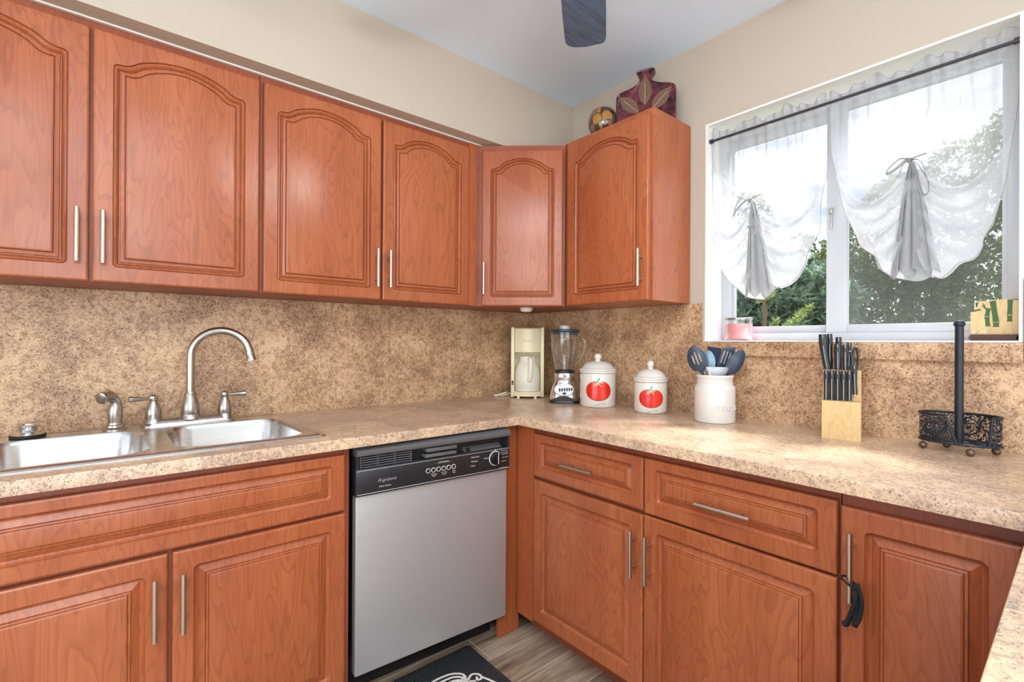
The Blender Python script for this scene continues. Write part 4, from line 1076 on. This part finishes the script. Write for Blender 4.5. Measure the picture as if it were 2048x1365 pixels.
mb = MB(); R = .0635
mb.lathe([(.028, 0), (.034, .001), (.050, .018), (.0615, .045), (.0635, .068), (.060, .090), (.048, .112), (.030, .122), (.024, .1225), (.022, .118), (.03, .11)], 44, cap1=False)
o = tag(mb.done('gourd_bowl', gourd_mat(), smooth=60), 'round brown and gold patterned gourd bowl on top of the window-side cabinet', 'bowl'); o.location = (-.190, -.668, zz)
def flask_mat():
    m, nt, b = newmat('burgundy_glaze'); g = G(nt); v = g.obj()
    n1 = g.noise(v, 26, 5, .7, .6); n2 = g.noise(g.map(v, (1, 1, 1), (4, 4, 4)), 60, 4, .6)
    c = g.ramp(n1, [(.36, (.012, .006, .016)), (.50, (.085, .012, .022)), (.62, (.17, .03, .035)), (.75, (.05, .02, .05))])
    c = g.mix(g.ramp(n2, [(.6, 0.0), (.72, .5)]), c, (.25, .12, .11))
    g.set(b.inputs['Base Color'], c); b.inputs['Roughness'].default_value = .25
    return m
def leafprint_mat():
    m, nt, b = newmat('gold_leaf_print'); g = G(nt); v = g.obj()
    n = g.noise(v, 420, 3, .7)
    c = g.ramp(n, [(.38, (.045, .012, .014)), (.52, (.17, .09, .055)), (.7, (.36, .23, .13))])
    g.set(b.inputs['Base Color'], c); b.inputs['Roughness'].default_value = .4
    return m
fl = thing('flask_vase', 'flat burgundy flask vase with three gold leaves, beside the gourd bowl', 'vase', (-.128, -.842, zz), -65)
half = [(.100, 0), (.112, .004), (.118, .014), (.1205, .080), (.120, .138), (.114, .152), (.100, .160), (.060, .170), (.038, .180), (.028, .190), (.024, .201), (.027, .213), (.036, .226), (.037, .234), (.030, .239)]
half = smoothpts(half, 3)
outl = [(x, z) for x, z in half]+[(-x, z) for x, z in half[::-1]]
mb = MB(); rings = []
for y, k in ((-.017, .93), (-.020, .965), (-.017, .99), (-.010, 1.0), (.010, 1.0), (.017, .99), (.020, .965), (.017, .93)):
    rings.append([(x*k if z < .17 else x-math.copysign(.1*(1-k), x), y, (.12+(z-.12)*k)+(1-k)*.0 if True else z) for x, z in outl])
mn = min(p[2] for r in rings for p in r)
rings = [[(x, y, z-mn) for x, y, z in r] for r in rings]
mb.loops(rings, True, True, True)
def leafp(cx, cz, a, L_, w):
    n_ = 14; A_, B_, = [], []
    ca_, sa_ = math.cos(a), math.sin(a)
    for i in range(n_+1):
        t_ = i/n_; ww = w*math.sin(pi*t_**.85)
        px, pz = cx+ca_*L_*t_, cz+sa_*L_*t_
        A_.append((px-sa_*ww, -.0185, pz+ca_*ww)); B_.append((px+sa_*ww, -.0185, pz-ca_*ww))
    mb.mi = 1; mb.grid([A_, B_])
    mb.mi = 2; mb.tube([(cx+ca_*L_*.05, -.0188, cz+sa_*L_*.05), (cx+ca_*L_*.75, -.0188, cz+sa_*L_*.75)], .0009, 5)
leafp(0, .088, pi/2, .125, .027); leafp(-.025, .062, 2.36, .115, .026); leafp(.028, .066, .80, .110, .026)
mb.done('body', [flask_mat(), leafprint_mat(), mat('leaf_rib', (.60, .45, .28), .4)], fl, 40)
for s_ in (-1, 1):
    mb = MB(); mb.prism([(s_*(.006+.012), .212), (s_*.029, .222), (s_*.031, .230), (s_*.012, .232)], lambda u, v, w: (u, w, v), -.0180, -.0165); mb.done('neck_recess_shade', DARK, fl, 0)  # dark plates on the face; the recess shade is painted by colour
# puck light
pk = thing('under_cabinet_light', 'small round white puck light under the diagonal corner cabinet', 'light', (-.318, -.318, 1.3575))
mb = MB(); mb.lathe([(.030, 0), (.030, -.008), (.027, -.012)], 30); mb.done('housing', mat('pink_white_plastic', (.86, .74, .68), .4), pk)
mb = MB(); mb.lathe([(.0265, -.011), (.024, -.0165), (.014, -.019), (.0005, -.0195)], 30); mb.done('lens', mat('frosted_lens', (.90, .80, .74), .3), pk)

# ------------------------------------------------------------------ ceiling fan
fan = thing('ceiling_fan', 'dark bladed ceiling fan with a round light hanging above the kitchen', 'fan', (-1.125, -1.372, ZC))
mb = MB(); mb.lathe([(.07, 0), (.07, -.02), (.03, -.05), (.012, -.055)], 28); mb.done('canopy', mat('dark_bronze', (.05, .045, .045), .35, .6), fan)
mb = MB(); mb.tube([(0, 0, -.05), (0, 0, -.17)], .011, 12); mb.done('downrod', IRON, fan)
mb = MB(); mb.lathe([(.03, -.16), (.10, -.18), (.115, -.21), (.115, -.25), (.09, -.28), (.05, -.29)], 36); mb.done('motor_housing', IRON, fan)
def blade_mat():
    m, nt, b = newmat('slate_blue_blade'); g = G(nt)
    n = g.noise(g.map(g.obj(), (10, 70, 1)), 1.0, 4, .6)
    g.set(b.inputs['Base Color'], g.ramp(n, [(.35, (.055, .095, .15)), (.6, (.095, .155, .235))])); b.inputs['Roughness'].default_value = .45
    return m
BLADE = blade_mat()
b0 = math.radians(39.8)
for k in range(5):
    a = b0+k*2*pi/5
    mb = MB(); mb.M = Matrix.Rotation(a, 4, 'Z') @ Matrix.Translation((0, 0, -.255)) @ Matrix.Rotation(math.radians(7), 4, 'X')
    bl_o = [(.16, -.045), (.20, -.055), (.45, -.063), (.58, -.064)]+[(.585+.030*math.sin(pi/2*i/5), -.064+.030*(1-math.cos(pi/2*i/5))) for i in range(1, 6)]
    bl_o += [(.612, .0), (.600, .03)]+[(.596-.03*(1-math.cos(pi/2*i/4)), .040+.024*math.sin(pi/2*i/4)) for i in range(5)]+[(.45, .063), (.20, .055), (.16, .045)]
    mb.prism(bl_o, lambda u, v, w: (u, -v, w), -.004, .004); o = mb.done('blade', BLADE, fan, 30)
    mb = MB(); mb.M = Matrix.Rotation(a, 4, 'Z'); mb.box(.09, .22, -.015, .015, -.2505, -.242, .002); mb.done('blade_iron', IRON, o)
mb = MB(); mb.lathe([(.05, -.285), (.075, -.295), (.075, -.315), (.06, -.32)], 30); mb.done('light_fitter', IRON, fan)
mb = MB(); mb.lathe([(.062, -.316), (.088, -.335), (.098, -.36), (.092, -.39), (.065, -.412), (.03, -.421), (.0005, -.423)], 36); mb.done('glass_globe', mat('lit_globe', (.9, .88, .84), .4, emit=(.96, .98, 1), es=GLOBE), fan)

# ------------------------------------------------------------------ hair tie, floor mat
ht = thing('hair_tie', 'black fabric hair tie looped on the handle of the corner base door', 'hair tie', (-.647, -1.701, .70))
mb = MB()
mb.tube(smoothpts([(-.012, .009, .012), (-.012, -.004, .004), (-.004, -.014, -.002), (.009, -.006, .004), (.009, .008, .012), (-.003, .013, .014), (-.012, .009, .012)], 6), .0022, 8)
mb.tube(smoothpts([(.004, -.008, .004), (-.004, -.012, -.020), (-.006, -.004, -.055), (-.006, .004, -.078), (-.002, .002, -.080), (.000, -.008, -.045), (.004, -.012, .0)], 6), .0040, 8)
mb.tube(smoothpts([(.004, -.012, .006), (-.002, -.022, -.025), (-.004, -.018, -.062), (-.006, -.010, -.075), (-.002, -.010, -.070), (.004, -.014, -.02), (.004, -.012, .004)], 6), .0040, 8)
mb.ball((-.006, .006, -.080), .006, 10, 8); mb.ball((-.004, -.012, -.076), .005, 10, 8)
mb.done('loops', mat('black_fabric', (.008, .008, .009), .8), ht)
def mat_mat():
    m, nt, b = newmat('ribbed_mat'); g = G(nt); v = g.obj()
    w1 = g.n('ShaderNodeTexWave'); w1.inputs['Scale'].default_value = 38; g.set(w1.inputs['Vector'], g.map(v, (1, 1, 1), None, (0, 0, 0)))
    w2 = g.n('ShaderNodeTexWave'); w2.bands_direction = 'Y'; w2.inputs['Scale'].default_value = 38; g.set(w2.inputs['Vector'], v)
    h = g.math('MULTIPLY', w1.outputs['Fac'], w2.outputs['Fac'])
    g.set(b.inputs['Base Color'], g.ramp(h, [(.0, (.012, .013, .014)), (.6, (.06, .064, .068))])); b.inputs['Roughness'].default_value = .5
    g.set(b.inputs['Normal'], g.bump(h, .6, .003))
    return m
fm = thing('floor_mat', 'black ribbed floor mat with white scroll pattern in front of the dishwasher', 'mat', (-1.20, -.80, FZ+.0005))
mb = MB(); mb.prism(rrect(-.46, .392, -.26, .238, .012, 4), lambda u, v, w: (u, v, w), 0, .007)
mb.mi = 1
def ln(pts, r=.0042): mb.tube(smoothpts([(x, y, .0073) for x, y in pts], 6), r, 8, True, .25)
for k in range(3):
    q = .018*k
    ln([(.035, .045), (.10, .115-q*.4), (.18, .150-q), (.25, .148-q), (.285-q*.3, .125-q), (.288-q*.5, .10-q*.5)])
ln([(.06, .05), (.11, .09), (.17, .108), (.20, .10), (.205, .08)]); ln([(.04, .02), (.06, .055), (.10, .05), (.09, .02), (.05, .01), (.03, .03)])
for k in range(7):
    a = 2*pi*k/7; cx, cy = .255, .068
    ln([(cx, cy), (cx+.030*math.cos(a-.32), cy+.030*math.sin(a-.32)), (cx+.046*math.cos(a), cy+.046*math.sin(a)), (cx+.030*math.cos(a+.32), cy+.030*math.sin(a+.32)), (cx, cy)], .0034)
ln([(.285, .085), (.31, .10), (.33, .085), (.325, .065), (.31, .068), (.318, .08)]); ln([(.33, .07), (.345, .03), (.35, 0), (.34, -.05)]); ln([(.29, .02), (.31, .03), (.32, .01), (.30, -.005), (.285, .01)])
ln([(.10, -.02), (.16, .02), (.22, 0), (.24, -.06), (.18, -.10), (.10, -.08), (.08, -.04), (.10, -.02)])
ln([(-.06, .05), (-.14, .12), (-.22, .145), (-.29, .12), (-.30, .09)]); ln([(-.06, .03), (-.15, .08), (-.24, .06), (-.30, 0), (-.26, -.08)])
mb.done('pad', [mat_mat(), mat('mat_print', (.78, .74, .66), .6)], fm, 30)

# ------------------------------------------------------------------ garden
def leafmat(name, a, b_, c):
    m, nt, b = newmat(name); g = G(nt)
    n = g.noise(g.obj(), 5, 3, .7)
    n2 = g.noise(g.obj(), 40, 2, .6)
    g.set(b.inputs['Base Color'], g.ramp(g.math('ADD', g.math('MULTIPLY', n, .6), g.math('MULTIPLY', n2, .42)), [(.36, a), (.52, b_), (.68, c)]))
    b.inputs['Roughness'].default_value = .5; b.inputs['Specular IOR Level'].default_value = .25
    tl = g.n('ShaderNodeBsdfTranslucent'); nt.links.new(b.inputs['Base Color'].links[0].from_socket, tl.inputs[0])
    ms = g.n('ShaderNodeMixShader'); ms.inputs[0].default_value = .45; nt.links.new(b.outputs[0], ms.inputs[1]); nt.links.new(tl.outputs[0], ms.inputs[2])
    nt.links.new(ms.outputs[0], nt.nodes['Material Output'].inputs[0])
    return m
BARK = mat('bark', (.16, .10, .07), .85, bump=.4, bscale=40)
GZ = -.25
mb = MB(); mb.box(.21, 16, -9, 9, GZ-.1, GZ); struct(mb.done('ground', mat('grass_ground', (.10, .13, .05), .9), smooth=0))
def leaf_at(mb, p, d, n, L_, w):
    d = Vector(d).normalized(); s_ = d.cross(Vector(n)); s_ = s_.normalized() if s_.length > 1e-4 else Vector((1, 0, 0)); n2 = s_.cross(d)
    p = Vector(p); a = mb.v(p); b1 = mb.v(p+d*L_*.45+s_*w+n2*w*.3); b2 = mb.v(p+d*L_*.45-s_*w+n2*w*.3); c = mb.v(p+d*L_-n2*L_*.12); m_ = mb.v(p+d*L_*.45)
    mb.f([a, b1, m_]); mb.f([a, m_, b2]); mb.f([b1, c, m_]); mb.f([m_, c, b2])
def rv(): 
    while True:
        v = Vector((random.uniform(-1, 1), random.uniform(-1, 1), random.uniform(-1, 1)))
        if .05 < v.length < 1: return v
def tree(name, label, x, y, blobs, nleaf, L_, w, lm, rosette=False, h=1.0):
    root = thing(name, label, 'tree' if 'tree' in name else 'shrub', (x, y, GZ))
    mb = MB(); mb.tube([(0, 0, 0), (.03, .02, h*.5), (-.02, .0, h)], [.09, .07, .05], 8)
    for bx, by, bz, br in blobs: mb.tube([(-.02, 0, h*.8), ((bx)*.6, (by)*.6, h+(bz-GZ-h)*.6), (bx, by, bz-GZ)], [.04, .028, .012], 6)
    mb.done('trunk', BARK, root)
    mb = MB(); tot = sum(b[3]**2 for b in blobs)
    for bx, by, bz, br in blobs:
        k = int(nleaf*br*br/tot)
        for _ in range(k):
            v = rv(); v = v.normalized()*(v.length**.35)*br; p = Vector((bx, by, bz-GZ))+v
            if rosette:
                up = (v.normalized()+Vector((-.5, 0, .7))).normalized()
                for q in range(11):
                    d = (up*random.uniform(.1, .6)+rv().normalized()*.9); leaf_at(mb, p, d, up, L_*random.uniform(.7, 1.1), w)
            else:
                leaf_at(mb, p, v.normalized()*.5+rv()+Vector((0, 0, -.25)), rv(), L_*random.uniform(.6, 1.2), w)
    mb.done('foliage', lm, root, 0)
    return root
LG1 = leafmat('loquat_leaf', (.06, .10, .07), (.17, .25, .17), (.34, .42, .30))
LG2 = leafmat('dark_leaf', (.03, .05, .025), (.085, .12, .055), (.18, .21, .10))
LG3 = leafmat('hedge_leaf', (.035, .055, .022), (.12, .15, .055), (.27, .29, .12))
tree('loquat_shrub', 'broad-leaved green shrub close outside the left window pane', 3.6, .05, [(0, -.05, 1.75, .32), (.1, .45, 1.72, .34), (.0, -.38, 1.65, .28), (.3, .25, 2.05, .28), (-.1, .3, 1.3, .34), (-.1, -.25, 1.25, .32)], 330, .17, .022, LG1, True, 1.2)
tree('garden_tree', 'tall dark leafy tree behind the broad-leaved shrub', 7.2, 1.45, [(0, -.2, 2.5, .55), (.2, .8, 3.4, .6), (0, -.85, 2.2, .5), (0, .5, 2.0, .8), (.1, -.4, 1.5, .8), (.2, 1.1, 2.2, .8), (-.1, .55, 2.9, .4)], 9000, .12, .026, LG2, False, 1.8)
tree('garden_tree', 'dense green tree filling the right window pane', 5.0, -.75, [(0, 0, 2.4, .62), (.1, .45, 2.15, .5), (0, -.5, 2.3, .6), (.2, .1, 1.75, .65), (0, -.55, 1.6, .6), (.1, .5, 1.55, .5), (0, .0, 1.15, .6), (.2, -.5, 2.9, .5), (.3, -.95, 3.2, .5), (.1, .1, 2.85, .3)], 15000, .085, .019, LG3, False, 1.4)
tree('garden_tree', 'leafy tree farther behind the dense green tree', 9.8, -2.0, [(0, 0, 2.0, 1.0), (0, .9, 2.2, .8), (0, -1.0, 2.4, 1.0), (0, .1, 3.4, .8), (0, -.9, 3.9, .7), (0, .3, 1.0, .9), (0, -.9, 1.0, 1.0)], 9000, .13, .03, LG2, False, 1.5)
# small conifer with bristly branches at the foot of the left pane
cf = thing('norfolk_pine', 'young pale green conifer with bristly branches low in the left window pane', 'tree', (2.5, -.24, GZ+.10))
mb = MB(); mb.tube([(0, 0, -.12), (0, .0, 1.1), (.0, .02, 1.95)], [.03, .022, .012], 8); mb.done('trunk', BARK, cf)
mb = MB()
for br_ in (((0, .02, 1.30), (-.25, -.42, 1.62)), ((0, .02, 1.28), (-.1, .42, 1.64)), ((0, 0, 1.20), (-.3, -.20, 1.52)), ((0, 0, 1.25), (-.35, .16, 1.55)), ((0, 0, 1.15), (-.2, -.55, 1.46)), ((0, .02, 1.7), (-.15, .28, 1.95)), ((0, .02, 1.7), (-.1, -.22, 1.98))):
    p0, p1 = Vector(br_[0]), Vector(br_[1])
    for i in range(46):
        t_ = i/45; p = p0.lerp(p1, t_); ax = (p1-p0).normalized()
        for q in range(9):
            d = ax*.5+rv().normalized()*.8+Vector((0, 0, .35)); leaf_at(mb, p, d, rv(), .065*(1.15-t_*.4), .0035)
mb.done('foliage', leafmat('conifer_needle', (.10, .15, .05), (.22, .29, .10), (.42, .46, .17)), cf, 0)
